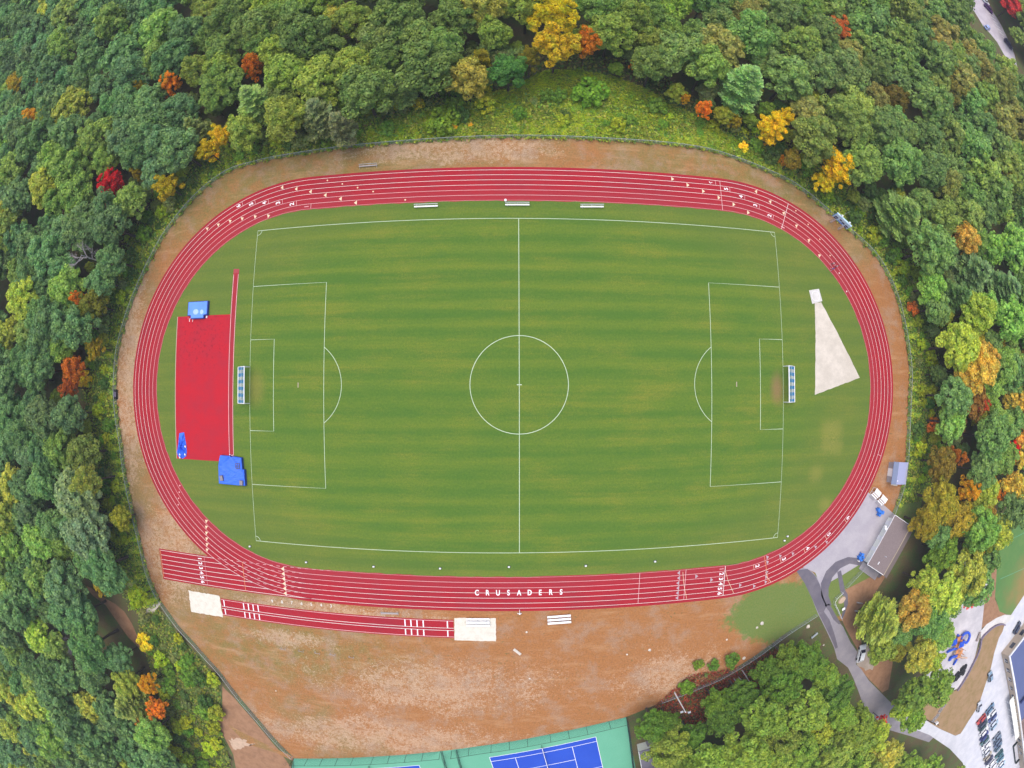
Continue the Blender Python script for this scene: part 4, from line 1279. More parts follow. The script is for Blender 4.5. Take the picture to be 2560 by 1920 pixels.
# --- people on the track
def person(name_label, loc, rz, top_m, leg_m, stride, arm):
    joints = {'pelvis': (0, 0, .95), 'spine': (0, .02, 1.15), 'chest': (0, .03, 1.38), 'neck': (0, .03, 1.52), 'head': (0, .06, 1.62), 'crown': (0, .06, 1.74)}
    rad = {'pelvis': .135, 'spine': .125, 'chest': .15, 'neck': .055, 'head': .095, 'crown': .075}
    E_ = [('pelvis', 'spine'), ('spine', 'chest'), ('chest', 'neck'), ('neck', 'head'), ('head', 'crown')]
    for s, k in ((-1, 'l'), (1, 'r')):
        st = stride * s
        joints.update({k + 'hip': (s * .10, 0, .90), k + 'knee': (s * .11, st * .5 + .05, .50), k + 'ankle': (s * .11, st, .09), k + 'toe': (s * .12, st + .17, .04),
                       k + 'sh': (s * .19, .03, 1.42), k + 'elb': (s * .24, -st * .4, 1.15), k + 'wri': (s * .24, arm - st * .5, .95), k + 'hand': (s * .24, arm - st * .5 + .05, .87)})
        rad.update({k + 'hip': .095, k + 'knee': .06, k + 'ankle': .042, k + 'toe': .035, k + 'sh': .06, k + 'elb': .042, k + 'wri': .03, k + 'hand': .038})
        E_ += [('pelvis', k + 'hip'), (k + 'hip', k + 'knee'), (k + 'knee', k + 'ankle'), (k + 'ankle', k + 'toe'), ('chest', k + 'sh'), (k + 'sh', k + 'elb'), (k + 'elb', k + 'wri'), (k + 'wri', k + 'hand')]
    # fingers
    for s, k in ((-1, 'l'), (1, 'r')):
        h = Vector(joints[k + 'hand'])
        for i, (dy, ln) in enumerate(((.035, .07), (.012, .085), (-.012, .08), (-.034, .06))):
            joints[f'{k}f{i}'] = (h.x, h.y + dy + .01, h.z - ln)
            rad[f'{k}f{i}'] = .009
            E_.append((k + 'hand', f'{k}f{i}'))
        joints[k + 'th'] = (h.x - s * .03, h.y + .06, h.z - .03)
        rad[k + 'th'] = .011
        E_.append((k + 'hand', k + 'th'))
    names = list(joints)
    me = bpy.data.meshes.new('person')
    me.from_pydata([joints[n] for n in names], [(names.index(a), names.index(b)) for a, b in E_], [])
    o = bpy.data.objects.new('person', me)
    COL.objects.link(o)
    sk = o.modifiers.new('skin', 'SKIN')
    for i, n in enumerate(names):
        me.skin_vertices[0].data[i].radius = (rad[n], rad[n] * (.8 if n in ('chest', 'spine', 'pelvis') else 1))
        me.skin_vertices[0].data[i].use_root = (n == 'pelvis')
    ss = o.modifiers.new('sub', 'SUBSURF')
    ss.levels = ss.render_levels = 1
    m2 = bpy.data.meshes.new_from_object(o.evaluated_get(bpy.context.evaluated_depsgraph_get()))
    o.modifiers.clear()
    o.data = m2
    m2.name = 'person'
    m2.materials.clear()
    for mm in (M['skin'], top_m, leg_m, M['cloth_white']):
        m2.materials.append(mm)
    for p in m2.polygons:
        c = p.center
        p.use_smooth = True
        p.material_index = 3 if c.z < .10 else 2 if c.z < .96 and abs(c.x) < .2 else 1 if c.z < 1.49 and (abs(c.x) < .22 and c.z > .9 or c.z > 1.12) else 0
    hr = MB().ball((0, .045, 1.70), (.105, .115, .10), 10, 7).build('hair', M['hair'], o, True)
    fc = MB().ball((-.035, .150, 1.655), (.014, .010, .012), 6, 4).ball((.035, .150, 1.655), (.014, .010, .012), 6, 4).build('eyes', M['black'], o)
    MB().add([(-.016, .145, 1.615), (.016, .145, 1.615), (0, .150, 1.66), (0, .178, 1.622)], [(0, 1, 3), (1, 2, 3), (2, 0, 3)]).build('nose', M['skin'], o)
    o.location = (loc[0], loc[1], 0.05)
    o.rotation_euler = (0, 0, rz)
    o['label'] = name_label
    o['category'] = 'person'
    o['group'] = 'people walking on the track'
    return o


cPe = crop(2030, 620, 16.59)
person('person in a blue top with pale shorts walking nearest the infield grass', cPe(775, 905), 0.55, M['cloth_blue'], M['cloth_grey'], .24, .05)
person('person in a white shirt and dark trousers walking in the second lane', cPe(790, 690), 0.7, M['cloth_white'], M['cloth_dark'], .18, .05)
person('person in a pale lilac top with dark trousers walking beside the white-shirted one', cPe(930, 800), 0.5, M['cloth_lilac'], M['cloth_dark'], .22, .08)

# ================================================================== BUILDINGS, VEHICLES, SCHOOL GROUNDS
# --- field house with brown gable roof
e1, e2 = Vector((85.2, -30.12)), Vector((78.47, -40.25))
u = (e2 - e1).normalized()
v = Vector((-u.y, u.x))
if v.dot(Vector((88, -36)) - (e1 + e2) / 2) < 0:
    v = -v
Lb, Db = (e2 - e1).length, 8.0
bh = tag(empty('field_house', (e1.x, e1.y), math.atan2(u.y, u.x)), 'white-walled field house with a brown gable roof beside the pale pavement', 'building')
vs = 1 if (Vector((-u.y, u.x)).dot(v) > 0) else -1


def bp(a, b, z):
    return (a, vs * b, z)


w = MB()
w.add([bp(.25, 1.0, 0), bp(Lb - .25, 1.0, 0), bp(Lb - .25, 1.0, 3.2), bp(.25, 1.0, 3.2)], [(0, 1, 2, 3)])
w.add([bp(.25, Db - .5, 0), bp(Lb - .25, Db - .5, 0), bp(Lb - .25, Db - .5, 2.9), bp(.25, Db - .5, 2.9)], [(0, 1, 2, 3)])
for a in (.25, Lb - .25):
    w.add([bp(a, 1.0, 0), bp(a, Db - .5, 0), bp(a, Db - .5, 2.9), bp(a, 4.6, 4.75), bp(a, 1.0, 3.22)], [(0, 1, 2, 3, 4)])
w.build('wall', M['white_wall'], bh)
RG, EV = 5.0, 3.05
rf = MB()
for (b0, z0, b1, z1) in ((-.05, EV, 4.6, RG), (Db + .25, EV - .15, 4.6, RG)):
    rf.add([bp(-.35, b0, z0), bp(Lb + .35, b0, z0), bp(Lb + .35, b1, z1), bp(-.35, b1, z1), bp(-.35, b0, z0 - .14), bp(Lb + .35, b0, z0 - .14), bp(Lb + .35, b1, z1 - .14), bp(-.35, b1, z1 - .14)],
           [(0, 1, 2, 3), (7, 6, 5, 4), (0, 4, 5, 1), (1, 5, 6, 2), (3, 2, 6, 7), (0, 3, 7, 4)])
rf = rf.build('roof', M['roof_brown'], bh)
MB().box(bp(Lb / 2, 4.6, RG + .03), (Lb + .6, .22, .07)).build('ridge_cap', M['trim_tan'], rf)
MB().box(bp(Lb / 2, -.08, EV - .12), (Lb + .7, .14, .2)).build('gutter', M['white'], rf)
for q in (-.38, Lb + .38):
    MB().add([bp(q - .05, -.1, EV + .02), bp(q + .05, -.1, EV + .02), bp(q + .05, 4.6, RG + .05), bp(q - .05, 4.6, RG + .05), bp(q - .05, -.1, EV - .22), bp(q + .05, -.1, EV - .22), bp(q + .05, 4.6, RG - .2), bp(q - .05, 4.6, RG - .2)],
             [(0, 1, 2, 3), (7, 6, 5, 4), (0, 4, 5, 1), (3, 2, 6, 7), (0, 3, 7, 4), (1, 5, 6, 2)]).build('barge_board', M['white'], rf)
MB().tube([bp(8.8, 2.6, 4.1), bp(8.8, 2.6, 4.65)], .08, 8).build('vent_pipe', M['white'], rf)
MB().box(bp(10.9, 2.0, 3.98), (.7, .18, .2)).build('vent_box', M['white'], rf)
for a in (1.6, 5.6, 8.4):
    MB().box(bp(a, .97, 1.05), (1.0, .08, 2.1)).build('door', M['white'], bh)
MB().box(bp(3.4, -.25, 2.55), (.5, .9, .5)).box(bp(3.0, -.8, 2.6), (.35, .5, .3)).build('wall_vent', M['white'], bh)
MB().box(bp(8.6, Db + 1.0, 1.5), (2.4, .9, .12)).box(bp(8.6, Db + 1.4, .75), (2.3, .1, 1.5)).build('rear_awning', M['white_wall'], bh)
MB().box(bp(Lb + 1.0, 4.2, .10), (1.9, 7.0, .16)).build('side_slab', M['asph_mid'], bh)
# --- grey-blue shed
shc = [(84.35, -17.57), (89.16, -18.13), (88.77, -23.06), (83.89, -22.36)]
c = Vector((sum(p[0] for p in shc) / 4, sum(p[1] for p in shc) / 4))
sh = tag(empty('shed', (c.x, c.y), -.105), 'shed with a two-tone blue-grey roof against the right-hand fence', 'shed')
MB().box((0, 0, 1.15), (4.3, 4.6, 2.3)).build('wall', M['cloth_grey'], sh)
rf = MB()
for (x0, z0, x1, z1, mi) in ((-2.5, 2.25, -1.45, 3.0, 0), (2.45, 2.2, -1.45, 3.0, 1)):
    q = [(x0, -2.55, z0), (x0, 2.55, z0), (x1, 2.55, z1), (x1, -2.55, z1)]
    rf.add(q + [(p[0], p[1], p[2] - .1) for p in q], [(0, 1, 2, 3), (7, 6, 5, 4), (0, 4, 5, 1), (1, 5, 6, 2), (2, 6, 7, 3), (3, 7, 4, 0)], mi)
rf.build('roof', [M['roof_blue_dk'], M['roof_blue']], sh)
MB().box((-2.17, 0, 1.0), (.06, 1.8, 1.9)).build('door', M['white'], sh)
MB().box((-1.2, -1.7, 3.0), (.25, .25, .2)).build('roof_vent', M['white'], sh)
q = crop(2160, 1140, 10.37)(780, 740)
tag(MB().box((0, 0, .06), (2.2, .5, .12)).build('doorstep', M['stone'], None, loc=(q[0], q[1], .02), rz=-.2), 'low concrete step below the blue-grey shed', 'step')
# --- white judges' stands
cSh = crop(2160, 1140, 10.37)
for i, (x, y, lb) in enumerate(((320, 965, 'white stepped judges stand nearer the track, above the pale pavement'), (480, 1130, 'white stepped judges stand farther from the track, near the blue bins'))):
    q = cSh(x, y, .8)
    r = tag(empty('judges_stand', q, math.atan2(cSh(580, 1130)[1] - cSh(380, 920)[1], cSh(580, 1130)[0] - cSh(380, 920)[0])), lb, 'judges stand', 'white judges stands')
    for k, (xx, zz) in enumerate(((-.55, 1.25), (.55, 1.25))):
        MB().box((xx, .25, zz), (1.0, 1.15, .06)).build('platform', M['white'], r)
    for k in range(3):
        MB().box((0, -.55 - .38 * k, .95 - .32 * k), (2.0, .30, .05)).build('step', M['white'] if k < 2 else M['cloth_grey'], r)
    f = MB()
    for xx in (-1.0, 1.0):
        f.tube([(xx, .8, 0), (xx, .8, 1.25)], .05, 5).tube([(xx, -.3, 0), (xx, -.3, 1.25)], .05, 5).tube([(xx, -1.45, .05), (xx, -.3, 1.2)], .05, 5).tube([(xx, -1.45, .04), (xx, .8, .04)], .04, 5)
    f.build('frame', M['white'], r)
# --- blue bins
def bin_(q, rz, lb):
    r = tag(empty('wheeled_bin', q, rz), lb, 'bin', 'blue wheeled bins at the pavement edge')
    MB().box((0, 0, .52), (.62, .72, .95), top=1.0).build('body', M['bin_blue'], r, bevel=.04)
    MB().box((0, -.02, 1.03), (.70, .82, .09)).build('lid', M['bin_blue'], r, bevel=.03)
    MB().tube([(-.3, .40, .95), (.3, .40, .95)], .03, 6).build('handle', M['blue_dark'], r)
    for s in (-1, 1):
        MB().tube([(s * .30, .34, .10), (s * .36, .34, .10)], .10, 10).build('wheel', M['black'], r)


for (x, y, lb) in ((565, 95, 'blue bin nearest the judges stands, by the pavement tip'), (530, 40, 'blue bin on the track side of the upper pair of bins'), (620, 105, 'blue bin touching the dry grass at the pavement tip'), (548, 155, 'lowest blue bin of the upper cluster'),
                   (150, 1075, 'uppermost blue bin of the cluster by the field house corner'), (160, 1150, 'blue bin nearest the field house corner'), (95, 1145, 'blue bin facing the track in the field house cluster'), (130, 1190, 'lowest blue bin of the field house cluster')):
    bin_(cConc(x, y, .9), .5 + .13 * x, lb)
q = cConc(70, 1222, .5)
r = tag(empty('fire_hydrant', q), 'small white hydrant beside the lower blue bins', 'hydrant')
MB().tube([(0, 0, .04), (0, 0, .6), (0, 0, .75)], [.2, .2, .08], 10).build('body', M['white'], r)
MB().tube([(-.3, 0, .5), (.3, 0, .5)], .08, 8).build('outlet', M['cream'], r)
# --- little hut by the tennis courts
cT = crop(1600, 1820, 15.8)
hA, hB = Vector(g2(1600 + 0, 1820 + 48 * 10 / 15.8)), Vector(cT(330, 690, 3))
h0 = Vector(cBM(1905, 1490, 0))
h1 = Vector(cBM(1965, 1475, 0))
u = (h1 - h0).normalized()
u = (tu if tu.dot(u) > 0 else -tu)
hut = tag(empty('hut', (h0.x, h0.y), math.atan2(u.y, u.x)), 'white hut with a flat grey roof between the tennis fence and the trees', 'hut')
MB().box((2.6, -4.0, 1.4), (5.0, 7.6, 2.8)).build('wall', M['white_wall'], hut)
MB().box((2.6, -4.1, 2.87), (5.3, 7.9, .14)).build('roof', M['roof_grey'], hut)
MB().box((2.6, -.1, 1.05), (1.0, .08, 2.1)).build('door', M['cloth_grey'], hut)
MB().box((-.06, -4.1, 2.84), (.08, 7.9, .22)).build('fascia', M['white'], hut)
# --- light pole
lp = tag(empty('light_pole', (33.5, -66.35)), 'tall white light pole rising out of the dark red bushes', 'light pole')
MB().tube([(0, 0, 0), (0, 0, 8.6)], [.17, .10], 8).build('pole', M['white'], lp)
MB().tube([(-.9, .2, 8.4), (.9, -.2, 8.4)], .05, 6).build('crossarm', M['grey_metal'], lp)
for s in (-1, 1):
    MB().box((s * .85, -s * .2, 8.5), (.6, .45, .22), .2).build('lamp', M['grey_metal'], lp, bevel=.03)
# --- memorial bed by the loop
q = cPath(430, 680)
r = tag(empty('memorial_stone', q, .6), 'sandy rounded stone slab on the memorial bed inside the loop path', 'stone')
MB().prism([(1.1 * math.cos(k * PI / 7) * (1 + .12 * math.sin(k * 2)), .8 * math.sin(k * PI / 7)) for k in range(14)], 0, .35, inset=.12).build('slab', flat('sandy_stone', (.50, .38, .28), .9, .1), r)
q = cPath(462, 893, .5)
r = tag(empty('notice_board', q, .3), 'small white notice board at the tip of the memorial bed', 'sign')
MB().box((0, 0, .8), (.9, .6, .08)).build('panel', M['white'], r)
MB().tube([(0, 0, 0), (0, 0, .78)], .05, 6).build('post', M['navy'], r)
for (x, y, lb) in ((860, 750, 'upper grey log lying on the trampled earth by the pale pine'), (810, 950, 'lower grey log lying on the trampled earth by the pale pine')):
    q = cPath(x, y)
    tag(MB().tube([(-.9, .3, .18), (0, 0, .2), (.9, -.3, .18)], [.17, .2, .16], 8).build('log', M['bark_pale'], None, loc=(q[0], q[1], .02)), lb, 'log')
for (q, lb, s) in ((cBR(822, 735), 'mossy white boulder by the fence gate below the service road', 1.0), (cBR(410, 938), 'white boulder beside the three round shrubs', .8), (cBR(525, 715), 'flat white rock on the dry grass right of the lawn', .9), (cBR(495, 742), 'small white rock on the dry grass near the lawn', .6),
                   (cBR(300, 820), 'white rock among pale patches above the round shrubs', .5), (cBM(1990, 885), 'white rock at the end of the stony streak', .7), (cBM(1845, 915), 'small white rock on the stony streak', .45), (cBM(1200, 772), 'white rock on the dry grass right of the sand pit', .45), (cBM(1220, 1070), 'white rock in the middle of the dry slope', .4),
                   (cBL(880, 310), 'white boulder beside the fence left of the sprint chute', 1.0), (cBL(1775, 1150), 'tiny white stone on the olive grass by the diagonal fence', .35), (cBR(922, 855), 'white stone at the road edge below the fence gate', .5), (cMR(2195, 1050), 'white boulder glimpsed in the woods at the right edge', 2.0)):
    st = MB()
    bmx = bmesh.new()
    bmesh.ops.create_icosphere(bmx, subdivisions=2, radius=.5 * s)
    rr_ = random.Random(int(q[0] * 100))
    for vtx in bmx.verts:
        vtx.co *= rr_.uniform(.8, 1.15)
        vtx.co.z = vtx.co.z * .55 + .16 * s
    mm = bpy.data.meshes.new('boulder')
    bmx.to_mesh(mm)
    bmx.free()
    mm.materials.append(M['stone'])
    o = bpy.data.objects.new('boulder', mm)
    COL.objects.link(o)
    o.location = (q[0], q[1], 0)
    tag(o, lb, 'boulder')
for (q, rz, lb) in ((cBR(860, 790), .6, 'grey bench by the service road below the fence gate'),):
    r = tag(empty('park_bench', q, rz), lb, 'bench')
    MB().box((0, 0, .45), (1.9, .5, .06)).build('seat', M['grey_metal'], r)
    for s in (-1, 1):
        MB().box((s * .7, 0, .21), (.08, .45, .42)).build('leg', M['grey_metal'], r)

# --- cars
def car_proto():
    r = empty('parked_car', (0, 0, 0))
    L, Wd = 4.5, 1.8
    prof = [(-2.25, .42), (-2.22, .80), (-1.9, .93), (-1.0, .98), (1.0, .96), (2.05, .78), (2.25, .62), (2.25, .36), (2.0, .26), (-2.0, .26)]
    bm = MB()
    n = len(prof)
    vsx = []
    for (yy, k) in ((-Wd / 2, 1), (-Wd / 2 * .80, 0), (Wd / 2 * .80, 0), (Wd / 2, 1)):
        for (x, z) in prof:
            vsx.append((x * (.985 if k else 1), yy, z if not (k and z > .7) else z - .07))
    fsx = []
    for j in range(3):
        for i in range(n):
            fsx.append((j * n + i, j * n + (i + 1) % n, (j + 1) * n + (i + 1) % n, (j + 1) * n + i))
    fsx += [tuple(range(n - 1, -1, -1)), tuple(3 * n + i for i in range(n))]
    bm.add(vsx, fsx)
    b = bm.build('body', M['paint'], r, bevel=.03)
    # roof and pillars
    rf = MB().add([(-1.45, -.60, 1.47), (.35, -.60, 1.47), (.35, .60, 1.47), (-1.45, .60, 1.47), (-1.55, -.64, 1.40), (.5, -.64, 1.40), (.5, .64, 1.40), (-1.55, .64, 1.40)],
                  [(0, 1, 2, 3), (7, 6, 5, 4), (0, 4, 5, 1), (1, 5, 6, 2), (2, 6, 7, 3), (3, 7, 4, 0)])
    for s in (-1, 1):
        for (x0, x1) in ((1.15, .45), (-.4, -.45), (-2.05, -1.5)):
            rf.tube([(x0, s * .78, .93), (x1, s * .62, 1.43)], .045, 4)
    rf.build('roof', M['paint'], r)
    MB().add([(1.1, -.72, .955), (1.1, .72, .955), (.46, .58, 1.41), (.46, -.58, 1.41)], [(0, 1, 2, 3)]).build('windscreen', M['glass'], r)
    MB().add([(-2.0, -.70, .94), (-2.0, .70, .94), (-1.52, .58, 1.41), (-1.52, -.58, 1.41)], [(3, 2, 1, 0)]).build('rear_window', M['glass'], r)
    for s in (-1, 1):
        MB().add([(1.05, s * .77, .95), (-1.95, s * .77, .94), (-1.5, s * .625, 1.40), (.45, s * .625, 1.40)], [(0, 1, 2, 3)]).build('side_window', M['glass'], r)
        MB().box((2.2, s * .62, .66), (.12, .34, .14)).build('headlight', M['white'], r)
        for x in (-1.4, 1.38):
            MB().tube([(x, s * .74, .32), (x, s * .92, .32)], .32, 14).build('wheel', M['black'], r)
    return r


proto = car_proto()
used = [False]


def car(q, rz, colr, lb, sc=1.0, grp=None):
    o = proto if not used[0] else copy_tree(proto)
    used[0] = True
    o.location = (q[0], q[1], .03)
    o.rotation_euler = (0, 0, rz)
    o.scale = (sc, sc, sc if sc > 1 else 1)
    tag(o, lb, 'car', grp)
    if grp is None and 'group' in o:
        del o['group']
    for ch in o.children:
        ch.color = tuple(colr) + (1,)
    return o


cCar = crop(2120, 1590, 18.43)
hd = lambda a, b: math.atan2(b[1] - a[1], b[0] - a[0])
car(cCar(600, 790, .5), hd(cCar(560, 1010, .5), cCar(690, 480, .5)), (.80, .82, .84), 'white car parked alone on the sandy pull-off beside the service road', 1.08)
ra = hd(cCars(190, 760, .8), cCars(360, 560, .8))
CG = 'cars in the double row of the school car park'
ROW1 = [((280, 655), (.50, .06, .05), 'red car at the top of the left row in the school car park'), ((312, 725), (.05, .06, .09), 'black car next below the red one in the school car park'), ((322, 790), (.03, .07, .06), 'very dark green car third in the left row'),
        ((335, 900), (.85, .85, .86), 'white estate car fifth down the left row, below the dark ones'), ((345, 1000), (.03, .04, .20), 'navy car in the left row under the white estate'), ((352, 1095), (.08, .16, .16), 'teal-grey car in the middle of the left row'),
        ((375, 1180), (.84, .84, .86), 'white car in the left row under the teal-grey one'), ((395, 1255), (.80, .81, .84), 'white car second of the pair in the lower left row'), ((405, 1330), (.55, .57, .62), 'silver car in the lower left row'),
        ((415, 1420), (.42, .36, .27), 'tan car in the lower left row'), ((445, 1500), (.06, .06, .12), 'near-black car in the lower left row under the tan one'), ((470, 1555), (.85, .85, .86), 'white car in the left row just above the picture edge'), ((515, 1620), (.82, .83, .86), 'white car at the bottom end of the left row')]
ROW2 = [((465, 430), (.14, .24, .36), 'slate blue car at the top of the right row in the school car park'), ((492, 530), (.80, .82, .84), 'white car second in the right row'), ((510, 615), (.06, .09, .24), 'dark blue car third in the right row'),
        ((535, 700), (.62, .67, .78), 'light blue-grey car in the right row under the dark blue one'), ((550, 775), (.35, .48, .60), 'sky-grey car ending the upper block of the right row'), ((600, 1010), (.20, .25, .32), 'dark grey car starting the lower block of the right row'),
        ((620, 1080), (.12, .17, .24), 'charcoal car second in the lower right block'), ((625, 1155), (.10, .14, .22), 'blue-black car third in the lower right block'), ((632, 1230), (.12, .20, .26), 'dark teal car fourth in the lower right block'),
        ((650, 1370), (.04, .14, .15), 'big dark green car with a pale load in the lower right block'), ((665, 1470), (.10, .25, .33), 'teal car below the big dark green one'), ((690, 1545), (.84, .85, .86), 'white car near the bottom of the right row'), ((705, 1605), (.45, .60, .74), 'pale blue car at the bottom of the right row')]
for (p, cl, lb) in ROW1 + ROW2:
    car(cCars(p[0], p[1], .8), ra + (0 if (p[1] // 7) % 3 else PI), cl, lb, 1.0, CG)
car(cCars(235, 385, .6), 1.9, (.50, .54, .60), 'silver car parked alone along the bare slope, lower of two', 1.0)
car(cE(942, 660, .6), 2.05, (.20, .30, .40), 'grey-blue car parked alone along the bare slope, upper of two', 1.0)
car(cNE(850, 240, .8), -.75, (.08, .01, .12), 'dark purple car in the far parking strip beyond the woods', 1.1)
car(cNE(745, 15, .8), -.75, (.70, .74, .76), 'silver car at the top edge of the far parking strip', 1.1)
car(cNE(1440, 1290, .8), -.75, (.03, .02, .08), 'black car at the lower end of the far parking strip', 1.1)
car(cNE(820, 800, .8), .5, (.35, .45, .80), 'pale blue car on the woodland side of the far parking strip', 1.0)
car(cE(1240, 130, .8), .9, (.05, .07, .12), 'dark car at the school wall near its corner', 1.0)

# --- playground climbing frame, tyres, garden beds
ps = tag(empty('climbing_frame', cE(590, 370)), 'orange and blue playground climbing frame with slides on grey gravel', 'climbing frame')
pc = ps.location


def pl(x, y, z=0):
    q = crop(2340, 1560, 10.367)(x, y, z)
    return (q[0] - pc.x, q[1] - pc.y, z)


decks = [(600, 390, 1.3), (640, 480, 1.5), (560, 560, 1.4), (640, 600, 1.6), (560, 720, 1.5), (650, 730, 1.4), (600, 830, 1.2)]
for (x, y, z) in decks:
    q = pl(x, y, z)
    MB().prism([(q[0] - .75, q[1] - .75), (q[0] + .75, q[1] - .75), (q[0] + .75, q[1] + .75), (q[0] - .75, q[1] + .75)], z - .1, z).build('deck', M['orange_post'], ps)
    for sx in (-.75, .75):
        for sy in (-.75, .75):
            MB().tube([(q[0] + sx, q[1] + sy, 0), (q[0] + sx, q[1] + sy, z + 1.2)], .05, 6).build('post', M['orange_post'], ps)
for a, b in zip(decks[:-1], decks[1:]):
    p, q = pl(*a), pl(*b)
    MB().tube([(p[0], p[1], p[2] + .9), (q[0], q[1], q[2] + .9)], .05, 5).build('rail', M['orange_post'], ps)
sp = [pl(700, 420, 1.4)]
c0 = pl(705, 310, 0)
spiral = [(c0[0] + 1.5 * math.cos(a), c0[1] + 1.5 * math.sin(a), 1.9 - 1.6 * (a + 1.7) / 6.2) for a in np.linspace(-1.7, 4.5, 18)]
MB().tube([sp[0]] + spiral + [pl(560, 285, .3)], .42, 8).build('spiral_slide', M['slide'], ps, True)
MB().tube([pl(540, 645, 1.5), pl(470, 640, 1.2), pl(280, 730, .25)], .40, 8).build('slide', M['slide'], ps, True)
MB().tube([pl(545, 810, 1.3), pl(450, 850, 1.0), pl(380, 880, .7), pl(375, 920, .45), pl(330, 935, .3)], .45, 8).build('slide', M['slide'], ps, True)
MB().tube([pl(560, 890, 1.0), pl(520, 950, .8), pl(455, 1055, .25)], .34, 8).build('slide', M['slide'], ps, True)
for (x, y) in ((470, 470), (650, 530)):
    q = pl(x, y, 2.2)
    MB().prism([(q[0] - 1, q[1] - 1), (q[0] + 1, q[1] - 1), (q[0] + 1, q[1] + 1), (q[0] - 1, q[1] + 1)], 2.4, 3.1, inset=.6).build('canopy', M['slide'], ps)
    for sx in (-.8, .8):
        MB().tube([(q[0] + sx, q[1], 0), (q[0] + sx, q[1], 2.4)], .07, 6).build('post', M['orange_post'], ps)
q0, q1 = pl(590, 860, .8), pl(800, 880, .3)
MB().tube([q0, q1], .28, 5).build('ramp', flat('pale_ramp', (.62, .42, .30)), ps)
tr = MB()
for k in range(17):
    a0, a1 = 2 * PI * k / 16, 0
    for j in range(9):
        b = 2 * PI * j / 8
        tr.v.append(((.42 + .17 * math.cos(b)) * math.cos(a0), (.42 + .17 * math.cos(b)) * math.sin(a0), .17 + .17 * math.sin(b)))
for k in range(16):
    for j in range(8):
        tr.f.append((k * 9 + j, (k + 1) * 9 + j, (k + 1) * 9 + j + 1, k * 9 + j + 1))
        tr.mi.append(0)
tyre = tr.build('tyre', M['black'], None, True)
cPg = crop(2340, 1560, 10.367)
first = True
for (x, y, z) in ((755, 1085, 0), (745, 1125, .0), (690, 1120, 0), (650, 1160, 0), (690, 1180, .34), (660, 1230, .3), (710, 1230, 0), (630, 1270, 0), (690, 1280, 0), (555, 1270, 0), (520, 1310, 0), (550, 1330, .34), (500, 1370, .3), (560, 1370, 0), (580, 1350, .0), (520, 1420, 0), (460, 1450, 0), (480, 1410, .3)):
    o = tyre if first else tyre.copy()
    if not first:
        COL.objects.link(o)
    first = False
    q = cPg(x, y, z)
    o.location = (q[0], q[1], .03 + z)
    o.scale = (1.25, 1.25, 1.25)
    up = y < 1290
    tag(o, 'black tyre in the upper heap of tyres below the climbing frame' if up else 'black tyre in the lower heap of tyres below the climbing frame', 'tyre', 'tyres of the upper heap' if up else 'tyres of the lower heap')
wl = [cE(x, y) for x, y in ((1095, 95), (1060, 84), (1000, 100), (945, 135), (885, 190), (840, 240), (825, 330), (795, 420), (760, 490), (720, 570), (680, 645), (620, 745), (575, 810))]
wl = resample(wl, 1.5)
wm = MB()
for a, b in zip(wl[:-1], wl[1:]):
    m_ = ((a[0] + b[0]) / 2, (a[1] + b[1]) / 2)
    wm.box((m_[0], m_[1], .35), (math.hypot(b[0] - a[0], b[1] - a[1]) + .12, .45, .7), math.atan2(b[1] - a[1], b[0] - a[0]))
tag(wm.build('retaining_wall', M['wallstone']), 'low curved purple-grey retaining wall between the playground gravel and the bare slope', 'wall')
q = cE(812, 225, .3)
r = tag(empty('picnic_bench', q, 1.35), 'dark plank bench at the end of the curved walk', 'bench')
MB().box((0, 0, .45), (3.0, .9, .08)).build('seat', M['wood'], r)
for s in (-1, 1):
    MB().box((s * 1.2, 0, .2), (.1, .8, .4)).build('leg', M['wood'], r)
cGd = crop(2300, 1760, 16.59)
for (x, y, lb) in ((1000, 20, 'uppermost raised garden bed beside the bare slope'), (835, 245, 'raised garden bed second from the top, plank-edged'), (690, 490, 'raised garden bed third from the top with leafy growth beside it'), (560, 640, 'lowest raised garden bed, dull green, by the dark rail')):
    r = tag(empty('garden_bed', cGd(x, y), .95), lb, 'garden bed', 'raised garden beds')
    MB().box((0, 0, .16), (1.5, 1.1, .30)).build('soil', M['soil'], r)
    e = MB()
    for s in (-1, 1):
        e.box((0, s * .61, .2), (1.74, .12, .4)).box((s * .81, 0, .2), (.12, 1.1, .4))
    e.build('plank_edge', M['bark_pale'], r)
r = tag(empty('dark_rail', cGd(480, 760)), 'dark wooden rail fence along the road below the garden beds', 'fence')
a, b = Vector(cGd(200, 640, .8)), Vector(cGd(780, 880, .8))
for z in (.45, .85):
    MB().tube([(a.x - r.location.x, a.y - r.location.y, z), (b.x - r.location.x, b.y - r.location.y, z)], .08, 5).build('rail', M['black'], r)
for k in range(5):
    p = a + (b - a) * k / 4
    MB().tube([(p.x - r.location.x, p.y - r.location.y, 0), (p.x - r.location.x, p.y - r.location.y, 1.0)], .09, 6).build('post', M['black'], r)
q = cGd(680, 785, .5)
r = tag(empty('utility_box', q, .4), 'white utility box on the dark rail fence', 'box')
MB().box((0, 0, .5), (1.1, .7, 1.0)).build('body', M['white'], r, bevel=.04)
MB().box((-.57, 0, .5), (.05, .5, .8)).build('door', M['dark_metal'], r)
sw = tag(empty('swing_frame', cBR(1990, 125)), 'black swing frame on gravel at the edge of the right-hand woods', 'swing')
for s in (-1, 1):
    MB().tube([(s * 2, -1.1, 0), (s * 2, 0, 2.4), (s * 2, 1.1, 0)], .08, 6).build('leg', M['black'], sw)
MB().tube([(-2.1, 0, 2.4), (2.1, 0, 2.4)], .08, 6).build('top_beam', M['black'], sw)
